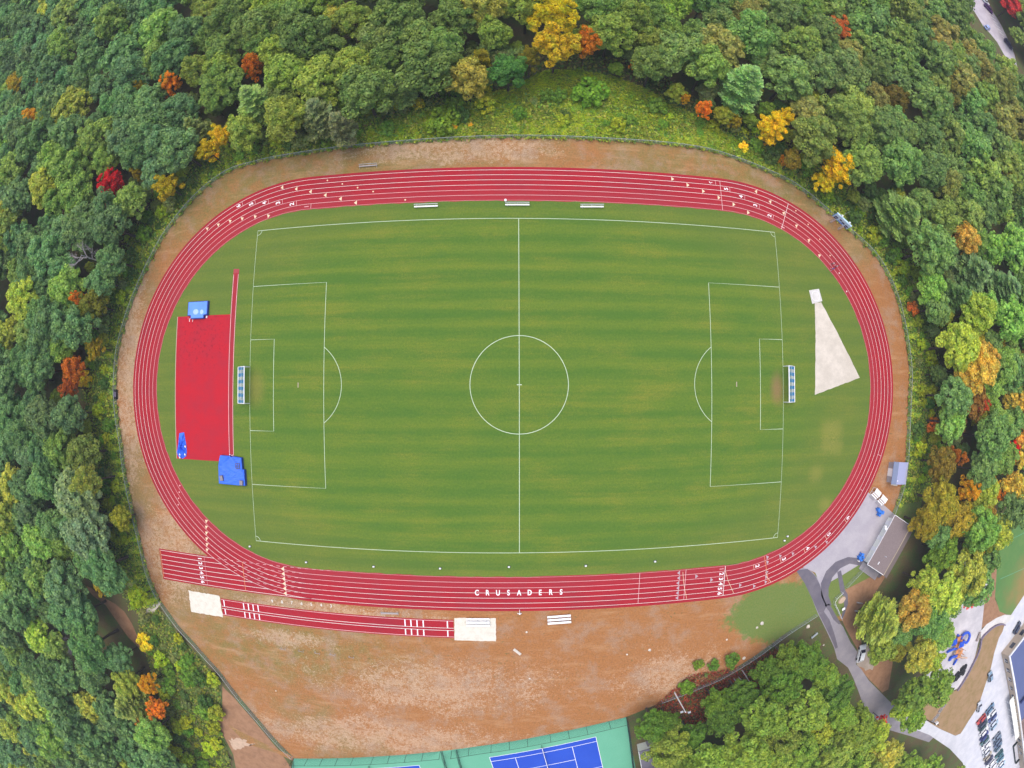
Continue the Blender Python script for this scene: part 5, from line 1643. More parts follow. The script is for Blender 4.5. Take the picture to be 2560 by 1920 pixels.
for x in (-.9, .9):
    MB().tube([(x - .3, 0, 2.35), (x - .3, 0, .5)], .03, 4).tube([(x + .3, 0, 2.35), (x + .3, 0, .5)], .03, 4).box((x, 0, .48), (.7, .35, .07)).build('swing_seat', M['black'], sw)

# --- school
o0, o1 = Vector((150.84, -83.82)), Vector((200.23, -151.57))
ud = (o1 - o0).normalized()
sc_ = tag(empty('school_building', (o0.x, o0.y), math.atan2(ud.y, ud.x)), 'long tan school building with flat blue-grey roofs in the lower right corner', 'building')
# local axes: x along the front (south-east), y towards north-east (into the building)
HW = 3.7
MB().box((22, 12.5, HW / 2), (44, 25, HW)).box((67, 15, HW / 2), (46, 30, HW)).build('wall', M['school_wall'], sc_)
MB().box((21.9, 12.5, HW + .05), (43.2, 24.2, .14)).build('roof', M['school_roof'], sc_)
MB().box((70, 16, HW + .05), (51, 29, .14)).build('roof', M['school_roof'], sc_)
MB().box((30, 14, HW + .9), (1.2, 26, .35)).build('roof_seam', M['navy'], sc_)
cp = MB()
for (cx_, cy_, dx_, dy_) in ((22, .2, 44.6, .55), (0.1, 12.6, .55, 24.4), (67.5, .2, 46, .55)):
    cp.box((cx_, cy_, HW + .2), (dx_, dy_, .42))
cp.build('parapet', M['white'], sc_)
MB().box((51, 8.5, HW + 1.6), (15, 15, 3.2)).build('raised_hall', M['school_wall2'], sc_)
MB().box((51, 8.5, HW + 3.28), (15.4, 15.4, .14)).box((51, .8, HW + 3.4), (15.6, .5, .4)).box((43.4, 8.5, HW + 3.4), (.5, 15.6, .4)).build('hall_roof', [M['white']], sc_)
MB().box((51, 8.7, HW + 3.42), (14.2, 14.2, .1)).build('hall_roof_deck', M['school_roof'], sc_)
for k in range(13):
    x = 3.5 + 5.6 * k
    wv = MB().box((x, -.06, 2.0), (2.2, .12, 1.4)).build('window', M['windscreen_glass'], sc_)
    MB().box((x, -.14, 2.0), (.08, .06, 1.4)).box((x, -.14, 1.25), (2.4, .1, .1)).build('frame', M['white'], wv)
for k in range(4):
    MB().box((-.06, 4 + 5.6 * k, 2.0), (.12, 2.2, 1.4)).build('window', M['windscreen_glass'], sc_)
for k in range(6):
    x = 27 + 5.0 * k
    MB().tube([(x, -2.4, 0), (x, -2.4, 2.4), (x, -.1, 2.9)], .09, 5).tube([(x + .5, -2.4, 2.4), (x - .5, -2.4, 2.4)], .06, 5).build('canopy_post', M['white'], sc_)
MB().box((40, -1.3, 2.5), (30, 2.3, .10)).build('canopy', M['white_wall'], sc_)
MB().box((70, -2.5, .5), (16, .12, 1.0)).box((62, -1.3, .5), (.12, 2.4, 1.0)).box((78, -1.3, .5), (.12, 2.4, 1.0)).build('ramp_rail', M['dark_metal'], sc_)

# ================================================================== VEGETATION
NR = np.random.default_rng(11)


def quads_from(c, n, size, rng, asp=0.7):
    """one leaf spray (quad) at each centre c facing n"""
    m = len(c)
    n = n / np.maximum(np.linalg.norm(n, axis=1, keepdims=True), 1e-6)
    r = rng.normal(size=(m, 3))
    tt = np.cross(n, r)
    tt /= np.maximum(np.linalg.norm(tt, axis=1, keepdims=True), 1e-6)
    b = np.cross(n, tt)
    s = size[:, None]
    V = np.stack([c - tt * s - b * s * asp * .55, c + tt * s * .25 - b * s * asp, c + tt * s + b * s * asp * .45, c - tt * s * .35 + b * s * asp], 1)
    return V.reshape(-1, 3), np.arange(m * 4).reshape(-1, 4)


def crown_leaves(rng, R, H, lobes, per, leaf, z0, flat=1.0, ragged=0.18, lob=(.17, .40)):
    """leaf sprays on many lobes spread over a dome; returns centres, normals, sizes"""
    Cs, Ns, Ss = [], [], []
    for i in range(lobes):
        k = (i + .5) / lobes
        el = math.asin(min(1, 1 - k * 1.22)) if (1 - k * 1.22) > -1 else -PI / 2
        az = i * 2.39996 + rng.uniform(-.35, .35)
        q = rng.uniform(1 - ragged * 1.5, 1 + ragged)
        c = np.array([R * .74 * math.cos(el) * math.cos(az) * q, R * .74 * math.cos(el) * math.sin(az) * q, z0 + H * .42 + H * .50 * math.sin(el) * q])
        lr = R * rng.uniform(*lob)
        # smaller tufts inside the lobe
        nt = 6
        d = rng.normal(size=(per, 3))
        d[:, 2] = np.abs(d[:, 2]) * .9 - .25
        d /= np.linalg.norm(d, axis=1, keepdims=True)
        tuft = rng.normal(size=(nt, 3))
        tuft[:, 2] = np.abs(tuft[:, 2])
        tuft /= np.linalg.norm(tuft, axis=1, keepdims=True)
        near = (d @ tuft.T).max(1)
        rad = lr * (0.66 + .44 * np.clip((near - .62) / .38, 0, 1) + rng.normal(0, .05, per))
        rad *= np.where(rng.random(per) < .22, rng.uniform(.5, .95, per), 1)
        p = c + d * rad[:, None] * np.array([1, 1, .85 * flat])
        nn = d * .9 + rng.normal(size=(per, 3)) * .45 + np.array([0, 0, .25])
        Cs.append(p)
        Ns.append(nn)
        Ss.append(leaf * rng.uniform(.6, 1.25, per))
    return np.concatenate(Cs), np.concatenate(Ns), np.concatenate(Ss)


def crown_mesh(name, seed, R, H, lobes, per, leaf, z0, **kw):
    rng = np.random.default_rng(seed)
    c, n, s = crown_leaves(rng, R, H, lobes, per, leaf, z0, **kw)
    V, Q = quads_from(c, n, s, rng)
    return np_mesh(name, V, Q, M['leaf'])


def trunk_mesh(seed, h, zc, r, R, m):
    rj = random.Random(seed)
    b = MB()
    top = (rj.uniform(-.3, .3), rj.uniform(-.3, .3), h)
    b.tube([(0, 0, -.1), (0.05, 0, h * .3), (top[0] * .5, top[1] * .5, h * .65), top], [r * 1.35, r, r * .75, r * .3], 7)
    for k in range(6):
        a = k * 1.05 + rj.uniform(-.3, .3)
        z = zc + (h - zc) * k / 8
        ln = R * rj.uniform(.55, .8)
        b.tube([(0, 0, z), (ln * .5 * math.cos(a), ln * .5 * math.sin(a), z + ln * .35), (ln * math.cos(a), ln * math.sin(a), z + ln * .6)], [r * .45, r * .3, r * .1], 5)
    o = b.build('trunk', m)
    me = o.data
    bpy.data.objects.remove(o)
    return me


# broad crowns: base radius 4.6 m, tree about 13 m tall
NB = 9
BROAD = [(crown_mesh('crown', 100 + i, 4.6, 8.6, 58 + 5 * (i % 4), 190, 0.235, 4.6, ragged=.20 + .05 * (i % 3), lob=(.13, .30)), trunk_mesh(100 + i, 11, 5, .24, 4.2, M['bark'])) for i in range(NB)]
# feathery crowns for the coloured maples and birches
FEATH = [(crown_mesh('crown', 200 + i, 4.2, 8.6, 62, 150, 0.20, 4.2, ragged=.34, flat=.8, lob=(.11, .27)), trunk_mesh(200 + i, 11, 4, .18, 3.8, M['bark'])) for i in range(4)]


def pine_mesh(seed, R, H):
    rng = np.random.default_rng(seed)
    Cs, Ns, Ss = [], [], []
    br = MB()
    br.tube([(0, 0, -.1), (0, 0, H * .6), (0, 0, H)], [.28, .18, .03], 7)
    lev = 11
    for L in range(lev):
        u = L / (lev - 1)
        z = H * (.30 + .68 * u)
        rr = R * (1 - u) ** .75 * rng.uniform(.85, 1.1) + .35
        nb = int(8 - 3 * u)
        off = rng.uniform(0, 6)
        for k in range(nb):
            a = off + k * 2 * PI / nb + rng.uniform(-.22, .22)
            ln = rr * rng.uniform(.7, 1.1)
            zt = z + ln * rng.uniform(.05, .28)
            br.tube([(0, 0, z), (ln * .9 * math.cos(a), ln * .9 * math.sin(a), zt)], [.05, .015], 4)
            m = int(50 + 34 * ln)
            t_ = rng.uniform(.18, 1.0, m) ** .75
            side = rng.normal(0, 1, m) * (.10 + .13 * ln * np.sin(np.clip(t_, 0, 1) * PI * .85))
            x = ln * t_
            p = np.stack([x * math.cos(a) - side * math.sin(a), x * math.sin(a) + side * math.cos(a), z + (zt - z) * t_ + rng.uniform(-.05, .28, m)], 1)
            dirn = np.stack([np.cos(a + side * .8), np.sin(a + side * .8), np.full(m, .35)], 1)
            Cs.append(p)
            Ns.append(dirn)
            Ss.append(rng.uniform(.24, .48, m))
    c, d, s = np.concatenate(Cs), np.concatenate(Ns), np.concatenate(Ss)
    d /= np.linalg.norm(d, axis=1, keepdims=True)
    up = rng.normal(size=d.shape) * .6 + np.array([0, 0, 1])
    w = np.cross(d, up)
    w /= np.linalg.norm(w, axis=1, keepdims=True)
    s = s[:, None]
    V = np.stack([c - d * s - w * s * .10, c - d * s + w * s * .10, c + d * s + w * s * .34, c + d * s - w * s * .34], 1).reshape(-1, 3)
    me = np_mesh('crown', V, np.arange(len(V)).reshape(-1, 4), M['leaf'])
    o = br.build('trunk', M['bark'])
    tm = o.data
    bpy.data.objects.remove(o)
    return me, tm


PINE = [pine_mesh(300 + i, 4.3, 14.5) for i in range(4)]
SHRUB = [crown_mesh('shrub', 400 + i, 1.9, 2.6, 16, 110, 0.20, -.25, ragged=.25) for i in range(5)]


def inst(mesh, name, parent, color=None):
    o = bpy.data.objects.new(name, mesh)
    COL.objects.link(o)
    o.parent = parent
    if color is not None:
        o.color = (color[0], color[1], color[2], 1)
    return o


LEAFK = 1.0


def jit(c, rng, a=.14):
    k = 1 + rng.uniform(-a, a)
    c = (c[0], c[1], c[2] * .72)
    return tuple(max(.004, LEAFK * v * k * (1 + rng.uniform(-a * .5, a * .5))) for v in c)


TREES = []          # (x, y, radius) of everything standing, for spacing


def tree(kind, x, y, s, colr, label, group=None, sz=None, var=None, name=None, cat='tree', bark=None):
    rng = NR
    r = empty(name or {'broad': 'broadleaf_tree', 'feather': 'autumn_tree', 'pine': 'pine_tree'}[kind], (x, y), rng.uniform(0, 6.28))
    lib = {'broad': BROAD, 'feather': FEATH, 'pine': PINE}[kind]
    cm, tm = lib[int(rng.integers(len(lib))) if var is None else var]
    inst(tm, 'trunk', r)
    inst(cm, 'crown', r, colr)
    _e = rng.uniform(.88, 1.14)
    r.scale = (s * _e, s / _e, sz or s)
    tag(r, label, cat, group)
    TREES.append((x, y, (4.4 if kind == 'broad' else 5.6) * s))
    return r


def at_crown(px, py, zc):
    return D(px, py, zc)


def shrub(px, py, rad, colr, label, group=None, tall=1.0, name='shrub'):
    q = D(px, py, .8)
    o = inst(SHRUB[int(NR.integers(len(SHRUB)))], name, None, colr)
    s = rad / 1.9
    o.location = (q[0], q[1], 0)
    o.rotation_euler = (0, 0, NR.uniform(0, 6.28))
    o.scale = (s, s, s * tall)
    tag(o, label, 'shrub', group)
    TREES.append((q[0], q[1], rad))
    return o


# colours of leaves (real reflectances)
G_DK, G_MID, G_OLV, G_TEAL, G_BRI, G_YG = (.042, .085, .030), (.060, .110, .030), (.090, .120, .026), (.040, .082, .046), (.095, .165, .030), (.17, .21, .030)
YEL, ORA, RST, RED, PALE, PINEC, GOLD = (.50, .42, .022), (.52, .20, .020), (.34, .095, .018), (.46, .012, .030), (.15, .20, .105), (.085, .145, .085), (.30, .23, .024)


def met(px, rad_px, py=0):
    """pixel radius (2212-wide picture) -> metres at the crown"""
    c = np.array(D(px, py, 8) + (8,))
    return rad_px * S2 / 1000 * KF * float(np.linalg.norm(c - CAM))


def special(kind, px, py, rpx, colr, label, zc=8.5, sz=None, var=None, group=None):
    rm = met(px, rpx, py)
    base = {'broad': 4.7, 'feather': 4.3, 'pine': 4.4}[kind]
    s = rm / base
    zc = (9.0 * (sz or s)) if kind != 'pine' else 8.5 * (sz or s)
    q = at_crown(px, py, zc)
    return tree(kind, q[0], q[1], s, jit(colr, NR, .08), label, group, sz=sz, var=var)


SPECIALS = [
    ('feather', 1192, 35, 50, YEL, 'tall bright yellow tree at the top edge, the higher of two joined crowns', 1.45),
    ('feather', 1203, 95, 48, (.47, .37, .03), 'yellow-green lower crown of the tall yellow tree at the top centre', 1.2),
    ('feather', 1268, 92, 31, ORA, 'orange tree touching the tall yellow tree at the top centre', 1.0),
    ('feather', 1810, 64, 27, (.45, .14, .04), 'rust-orange tree alone among green crowns in the upper right woods', 1.0),
    ('feather', 548, 143, 25, (.48, .17, .02), 'orange tree in the upper left woods above the pale pine', .95),
    ('feather', 369, 184, 24, (.56, .25, .02), 'bright orange-yellow tree in the upper left woods', .95),
    ('feather', 310, 195, 20, GOLD, 'dull gold tree left of the bright orange-yellow one', .85),
    ('feather', 478, 293, 26, (.55, .41, .02), 'upper yellow tree of the pair above the upper left fence', .8),
    ('feather', 448, 325, 26, (.48, .36, .02), 'lower yellow-orange tree of the pair above the upper left fence', .75),
    ('feather', 238, 400, 34, RED, 'crimson tree in the left woods, the only bright red one there', .9),
    ('feather', 234, 428, 22, RED, 'small crimson crown just below the crimson tree', .6),
    ('feather', 361, 402, 31, (.40, .31, .02), 'mustard yellow tree between the crimson tree and the fence', .8),
    ('feather', 302, 375, 16, GOLD, 'small gold crown above and right of the crimson tree', .7),
    ('feather', 66, 262, 24, (.55, .34, .03), 'yellow-orange tree near the left edge, lit beside a yellow-green crown', .9),
    ('broad', 102, 262, 32, (.19, .23, .04), 'yellow-green crown beside the yellow-orange tree at the left edge', .9),
    ('broad', 38, 185, 28, GOLD, 'golden green tree near the upper left edge', .9),
    ('feather', 95, 175, 16, GOLD, 'small golden crown in the upper left corner woods', .7),
    ('feather', 160, 797, 29, (.46, .145, .02), 'orange tree in the left woods level with the pitch centre', .85),
    ('feather', 150, 838, 25, RST, 'rusty brown tree directly below the orange one in the left woods', .75),
    ('broad', 200, 660, 36, (.14, .15, .028), 'olive tree with orange flecks in the left woods above the high jump mat', .9),
    ('feather', 178, 645, 15, ORA, 'small orange crown over the olive tree in the left woods', 1.1),
    ('feather', 205, 752, 22, (.36, .29, .03), 'dull yellow tree at the left fence, above the orange tree', .7),
    ('broad', 180, 980, 45, (.12, .155, .05), 'soft grey-green tree above the big bluish tree at the left fence', .95),
    ('broad', 165, 1065, 62, (.19, .25, .17), 'big pale bluish-green tree by the left fence, upper crown', 1.15),
    ('broad', 188, 1150, 60, (.15, .22, .16), 'big bluish-green tree by the left fence, lower crown', 1.1),
    ('broad', 190, 1040, 30, (.24, .27, .08), 'yellowish upper crown growing through the big pale bluish tree', 1.15),
    ('broad', 262, 1120, 26, (.22, .24, .035), 'yellow-green tree leaning on the left fence below the jump apron', .6),
    ('feather', 222, 1262, 24, GOLD, 'gold tree at the head of the brown woodland path', .75),
    ('broad', 298, 1290, 25, (.24, .29, .025), 'bright yellow-green tree beside the gate in the left fence', .6),
    ('feather', 322, 1476, 22, (.52, .32, .02), 'amber tree in the lower left woods beside a pale pine', .75),
    ('feather', 338, 1530, 27, (.52, .20, .02), 'orange tree below the amber one in the lower left woods', .75),
    ('feather', 312, 1560, 22, (.42, .19, .025), 'dull orange tree below the pale pine in the lower left woods', .7),
    ('pine', 282, 1520, 42, (.17, .20, .085), 'pale grey-green pine among the orange trees in the lower left woods', 1.0),
    ('pine', 75, 1610, 32, (.20, .21, .05), 'yellowish pine in the bottom left corner', .9),
    ('pine', 552, 222, 44, (.17, .225, .115), 'pale grey-green pine above the upper left bend', 1.05),
    ('pine', 425, 278, 30, (.14, .17, .09), 'small grey pine left of the yellow pair above the fence', .8),
    ('pine', 690, 250, 46, (.115, .14, .09), 'greyish pine right of the pale pine above the upper left bend', .95),
    ('pine', 735, 275, 34, (.13, .14, .105), 'thin grey pine closest to the fence at the upper left bend', .85),
    ('pine', 870, 190, 34, (.15, .20, .12), 'pale pine in front of the dark woods above the far straight', .8),
    ('broad', 1098, 155, 42, (.060, .155, .045), 'round vivid green tree below the dark woods at the top centre', .85),
    ('feather', 1040, 130, 22, (.26, .24, .03), 'yellowish narrow tree left of the round vivid green one', .85),
    ('feather', 1145, 125, 24, (.22, .20, .03), 'olive-gold tree between the vivid green tree and the tall yellow one', .85),
    ('pine', 1605, 185, 52, (.15, .235, .13), 'tall feathery blue-green pine with a leaning bare trunk above the upper right bend', 1.15),
    ('feather', 1668, 275, 36, (.56, .44, .02), 'large yellow tree above the upper right fence', .85),
    ('feather', 1693, 255, 22, (.55, .44, .02), 'yellow crown joined to the right of the large yellow tree', .8),
    ('feather', 1520, 236, 19, (.55, .21, .02), 'orange tree at the foot of the feathery pine', .6),
    ('feather', 1479, 214, 12, (.50, .28, .02), 'small amber tree left of the orange tree at the pine foot', .5),
    ('feather', 1585, 262, 17, GOLD, 'gold shrubby tree just right of the feathery pine trunk', .5),
    ('feather', 1370, 140, 11, ORA, 'small orange crown under the dark woods right of the tall yellow tree', .5),
    ('feather', 1808, 360, 40, (.58, .43, .018), 'brilliant yellow-orange tree beside the upper right fence', .95),
    ('feather', 1778, 392, 26, (.50, .42, .02), 'yellow lower crown of the brilliant tree beside the upper right fence', .6),
    ('broad', 1712, 345, 22, (.22, .16, .03), 'thin brownish tree between the large yellow and the brilliant yellow-orange tree', .6),
    ('pine', 1945, 462, 52, (.125, .185, .085), 'broad pine with pale yellowish tips right of the scoreboard', 1.0),
    ('pine', 2100, 590, 52, (.095, .155, .095), 'dark bluish pine at the right edge woods, upper of two', 1.0),
    ('pine', 2165, 625, 46, (.11, .17, .105), 'lower bluish pine close to the right edge', 1.0),
    ('pine', 2060, 640, 34, (.09, .15, .08), 'slim bluish pine left of the two pines at the right edge', .95),
    ('broad', 2095, 740, 42, (.28, .235, .03), 'golden olive tree in the right woods level with the pitch centre', .85),
    ('feather', 2160, 735, 18, (.34, .25, .025), 'small gold tree right of the golden olive one', .7),
    ('broad', 2098, 862, 42, (.20, .105, .03), 'red-flecked tree in the right woods, green below', .85),
    ('feather', 2112, 872, 20, (.40, .07, .03), 'brick red crown over the red-flecked tree', .95),
    ('broad', 2065, 915, 30, (.10, .055, .032), 'brown-purple tree below the red-flecked one', .7),
    ('feather', 2180, 975, 24, (.56, .012, .03), 'scarlet tree near the right edge', .9),
    ('feather', 2172, 1010, 15, (.5, .05, .03), 'small scarlet crown under the scarlet tree', .6),
    ('broad', 2035, 1000, 38, (.17, .13, .028), 'orange-tinged green tree left of the scarlet tree', .85),
    ('feather', 2065, 985, 18, (.36, .13, .03), 'rust crown over the orange-tinged green tree', 1.0),
    ('broad', 2030, 1080, 46, (.235, .20, .030), 'large golden-orange tree behind the field house, upper left', .95),
    ('broad', 2065, 1125, 48, (.25, .20, .030), 'large golden-orange tree behind the field house, centre', .95),
    ('broad', 1998, 1130, 38, (.21, .17, .022), 'yellow-olive tree nearest the field house gable', .85),
    ('feather', 2090, 1058, 24, (.48, .27, .02), 'amber crown at the top right of the golden-orange group', 1.0),
    ('feather', 2140, 1040, 15, (.50, .36, .02), 'small bright yellow tree right of the golden-orange group', .7),
    ('broad', 2125, 1095, 30, (.22, .13, .035), 'brown-orange tree between the golden group and the second field', .8),
    ('feather', 2150, 1070, 17, (.48, .20, .02), 'orange crown near the second field', .8),
    ('broad', 2105, 1180, 32, (.28, .19, .02), 'orange-tipped tree at the upper end of the playground gravel', .8),
    ('broad', 2035, 1190, 44, (.11, .18, .035), 'fresh green tree behind the field house rear awning', .85),
    ('broad', 2135, 1205, 26, (.085, .15, .03), 'round green tree between the playground and the second field', .65),
    ('pine', 1902, 1345, 54, (.20, .22, .07), 'big pale pine with yellow tips beside the service road', .95),
    ('broad', 1935, 1395, 34, (.165, .16, .025), 'golden green tree behind the white car', .75),
    ('feather', 1905, 1555, 12, (.6, .03, .03), 'scarlet bush tree where the service road meets the lower woods', .5),
    ('feather', 2093, 1302, 13, (.58, .05, .04), 'scarlet bush hanging over the playground gravel', .45),
    ('feather', 2185, 12, 34, (.42, .03, .05), 'dark red tree beyond the far parking strip in the top right corner', 1.0),
    ('feather', 2178, 235, 13, (.5, .22, .03), 'small orange tree near the right edge of the upper right woods', .8),
    ('feather', 2168, 285, 13, (.36, .28, .03), 'small yellow tree near the right edge below the orange one', .8),
    ('feather', 2180, 380, 14, (.34, .27, .03), 'yellow tree at the right edge above the bluish pines', .8),
    ('broad', 1935, 215, 28, (.15, .115, .03), 'brownish tree deep in the upper right woods', 1.0),
    ('broad', 2050, 200, 34, (.14, .13, .035), 'dull olive-brown tree deep in the upper right woods', 1.0),
    ('broad', 1412, 1566, 38, (.085, .15, .03), 'round green tree nearest the tennis court corner', .75),
    ('broad', 1470, 1640, 42, (.11, .16, .03), 'yellowish tree beside the white hut', .8),
    ('broad', 1492, 1590, 36, (.08, .15, .03), 'green tree just below the light pole', .7),
    ('broad', 1560, 1548, 44, (.085, .15, .032), 'green tree at the edge of the red bushes, left of the leaning trunks', .85),
    ('broad', 1742, 1432, 46, (.085, .15, .03), 'green tree filling the corner between the fence and the service road', .85),
    ('broad', 1690, 1478, 46, (.09, .155, .03), 'green tree behind the leaning trunks', .9),
    ('broad', 1442, 1556, 26, (.095, .165, .03), 'small green tree between the light pole and the tennis corner', .6),
    ('broad', 1548, 1520, 34, (.10, .165, .03), 'green tree just right of the light pole, over the red bushes', .75),
    ('broad', 1600, 1500, 36, (.085, .155, .032), 'green tree left of the leaning bare trunks', .75),
    ('broad', 1655, 1450, 32, (.09, .16, .03), 'green tree right behind the fence, above the leaning bare trunks', .7),
    ('broad', 1700, 1420, 36, (.105, .16, .03), 'green tree at the upper tip of the lower woods', .75),
    ('broad', 1800, 1500, 44, (.085, .155, .035), 'green tree overhanging the service road', .85),
]
LEAFK = 1.12
for (k, px, py, rp, cl, lb, sz) in SPECIALS:
    LEAFK = 2.9 if k == 'pine' else 2.0 if k == 'broad' else 1.6
    special(k, px, py, rp, cl, lb, sz=sz)
# bare dead tree in the left woods
q = D(197, 560, 9)
dt = tag(empty('dead_tree', q), 'bare white dead tree standing out of the left woods', 'tree')
b = MB()
rj = random.Random(3)


def branch(p, d, ln, r, dep):
    e = p + d * ln
    b.tube([p, (p + e) / 2 + Vector((rj.uniform(-.1, .1), rj.uniform(-.1, .1), 0)) * ln, e], [r, r * .75, r * .45], 5)
    if dep:
        for k in range(3 if dep > 1 else 4):
            nd = (d + Vector((rj.uniform(-.9, .9), rj.uniform(-.9, .9), rj.uniform(-.15, .5)))).normalized()
            branch(p + d * ln * rj.uniform(.55, 1.0), nd, ln * rj.uniform(.55, .8), r * .5, dep - 1)


for k in range(6):
    a = k * 1.05
    branch(Vector((0, 0, 7.5 + 1.0 * k)), Vector((math.cos(a), math.sin(a), .8)).normalized(), 2.3, .11, 3)
b.build('branches', M['bark_pale'], dt)
MB().tube([(0, 0, -.1), (.1, .1, 6), (0, .2, 12.5)], [.3, .22, .08], 8).build('trunk', M['bark_pale'], dt)
q = D(157, 1385, 7)
dt2 = tag(empty('dead_tree', q), 'grey leafless tree beside the brown woodland path in the lower left', 'tree')
b = MB()
for k in range(9):
    a = k * .7
    branch(Vector((0, 0, 4.5 + .4 * k)), Vector((math.cos(a), math.sin(a), .8)).normalized(), 2.0, .08, 3)
b.build('branches', flat('grey_twigs', (.17, .15, .18), .9, .1), dt2)
MB().tube([(0, 0, -.1), (.1, .1, 5), (0, .2, 9)], [.25, .18, .06], 8).build('trunk', M['bark_pale'], dt2)
TREES += [(dt.location.x, dt.location.y, 5.0), (dt2.location.x, dt2.location.y, 4.0)]
# leaning bare trunks over the dark red bushes, lower right
for (x, y, x2, y2, lb) in ((395, 1010, 455, 1105, 'pale leaning bare trunk over the red bushes, right of three'), (375, 1060, 410, 1100, 'pale leaning bare trunk over the red bushes, middle of three'), (345, 1068, 380, 1120, 'pale leaning bare trunk over the red bushes, left of three')):
    a, e = cBR(x, y, 0), cBR(x2, y2, 5.0)
    tag(MB().tube([(0, 0, 0), ((e[0] - a[0]) * .5, (e[1] - a[1]) * .5, 2.6), (e[0] - a[0], e[1] - a[1], 5.0)], [.16, .13, .07], 7).build('bare_trunk', M['bark_pale'], None, loc=(a[0], a[1], 0)), lb, 'tree trunk')

# --- the open ground: no tree crown may cover it (picture coordinates)
CLEAR1 = [(330, 490), (300, 560), (262, 630), (240, 700), (228, 780), (226, 850), (228, 930), (240, 1000), (255, 1080), (270, 1150), (285, 1220), (300, 1262), (318, 1292), (300, 1318), (270, 1326), (229, 1286), (225, 1290), (264, 1342), (300, 1382), (322, 1425),
          (340, 1450), (365, 1500), (385, 1560), (405, 1600), (425, 1659), (430, 1760), (1378, 1760), (1372, 1560), (1400, 1535), (1435, 1522), (1470, 1545), (1500, 1545), (1500, 1505), (1545, 1490), (1600, 1455), (1660, 1420), (1700, 1390), (1770, 1385), (1800, 1425), (1830, 1465), (1850, 1500),
          (1868, 1530), (1900, 1560), (1950, 1592), (2020, 1612), (2060, 1650), (2085, 1760), (2400, 1760), (2400, 1080), (2212, 1095), (2165, 1135), (2148, 1190), (2148, 1230), (2110, 1240), (2098, 1285), (2060, 1312), (2042, 1380), (2030, 1430), (2016, 1480), (1998, 1550), (1962, 1575), (1930, 1560),
          (1905, 1510), (1900, 1450), (1875, 1430), (1862, 1400), (1845, 1340), (1865, 1300), (1900, 1285), (1935, 1255), (1952, 1225), (1975, 1165), (1958, 1120), (1965, 1060), (1978, 1010), (1988, 930), (1995, 850), (1990, 760), (1972, 660), (1948, 590), (1918, 540), (1880, 490), (1842, 452), (1792, 425),
          (1745, 400), (1700, 370), (1640, 322), (1560, 288), (1500, 258), (1440, 222), (1380, 182), (1320, 152), (1240, 135), (1180, 142), (1120, 185), (1040, 215), (980, 240), (930, 242), (860, 262), (800, 286), (720, 300), (620, 320), (540, 335), (470, 360), (400, 425)]
CLEAR2 = [(2030, -60), (2066, -10), (2102, 58), (2136, 108), (2172, 160), (2260, 230), (2260, 170), (2190, 100), (2165, 50), (2140, 10), (2120, -60)]


def zone(px, py):
    if py > 1380 and px > 1300:
        return 'woods below the service road'
    if px > 1830 and py > 480:
        return 'woods right of the track'
    if px < 330 and py > 1150:
        return 'lower left woods'
    if px < 420:
        return 'woods left of the track'
    if px > 1450:
        return 'upper right woods'
    return 'woods above the far straight'


def zone_colour(z, px, py, rng):
    u = rng.random()
    if z == 'woods below the service road':
        return ((.092, .130, .030), 'fresh green') if u < .62 else ((.130, .155, .030), 'yellowish green') if u < .92 else ((.165, .155, .040), 'golden green')
    if z == 'woods right of the track':
        return ((.072, .118, .052), 'dark green') if u < .38 else ((.100, .155, .050), 'fresh green') if u < .66 else ((.155, .172, .042), 'yellowish green') if u < .86 else ((.21, .155, .040), 'golden green')
    if z == 'upper right woods':
        return ((.072, .112, .048), 'dark green') if u < .50 else ((.095, .128, .044), 'olive green') if u < .86 else ((.120, .118, .048), 'brownish green')
    if z == 'woods above the far straight':
        return ((.066, .100, .036), 'dark green') if u < .45 else ((.100, .128, .034), 'olive green') if u < .90 else ((.135, .135, .034), 'brownish green')
    return ((.060, .102, .056), 'dark green') if u < .45 else ((.060, .108, .066), 'bluish green') if u < .70 else ((.094, .136, .046), 'olive green') if u < .94 else ((.145, .165, .040), 'yellowish green')


LEAFK = 3.8
# dart-throwing fill of the woods
rng = np.random.default_rng(77)
cand = np.stack([rng.uniform(-275, 285, 60000), rng.uniform(-215, 215, 60000)], 1)
rad = rng.uniform(3.9, 6.3, 60000)
P0 = proj(np.c_[cand, np.full(len(cand), 8.5)])
keep = (P0[:, 0] > -70) & (P0[:, 0] < 2290) & (P0[:, 1] > -70) & (P0[:, 1] < 1740)
cand, rad, P0 = cand[keep], rad[keep], P0[keep]
ok = np.ones(len(cand), bool)
for z in (4.0, 8.0):
    for a in np.linspace(0, 2 * PI, 9)[:-1]:
        f = .62
        pr = proj(np.c_[cand[:, 0] + np.cos(a) * rad * f, cand[:, 1] + np.sin(a) * rad * f, np.full(len(cand), z)])
        ok &= ~in_poly(pr, CLEAR1) & ~in_poly(pr, CLEAR2)
for px, py, hz in ((0, 0, 0),):
    pr = proj(np.c_[cand, np.zeros(len(cand))])
    ok &= ~in_poly(pr, CLEAR1)
cand, rad, P0 = cand[ok], rad[ok], P0[ok]
fill = []
grid_ = {}


def gkey(x, y):
    return (int(math.floor(x / 8)), int(math.floor(y / 8)))


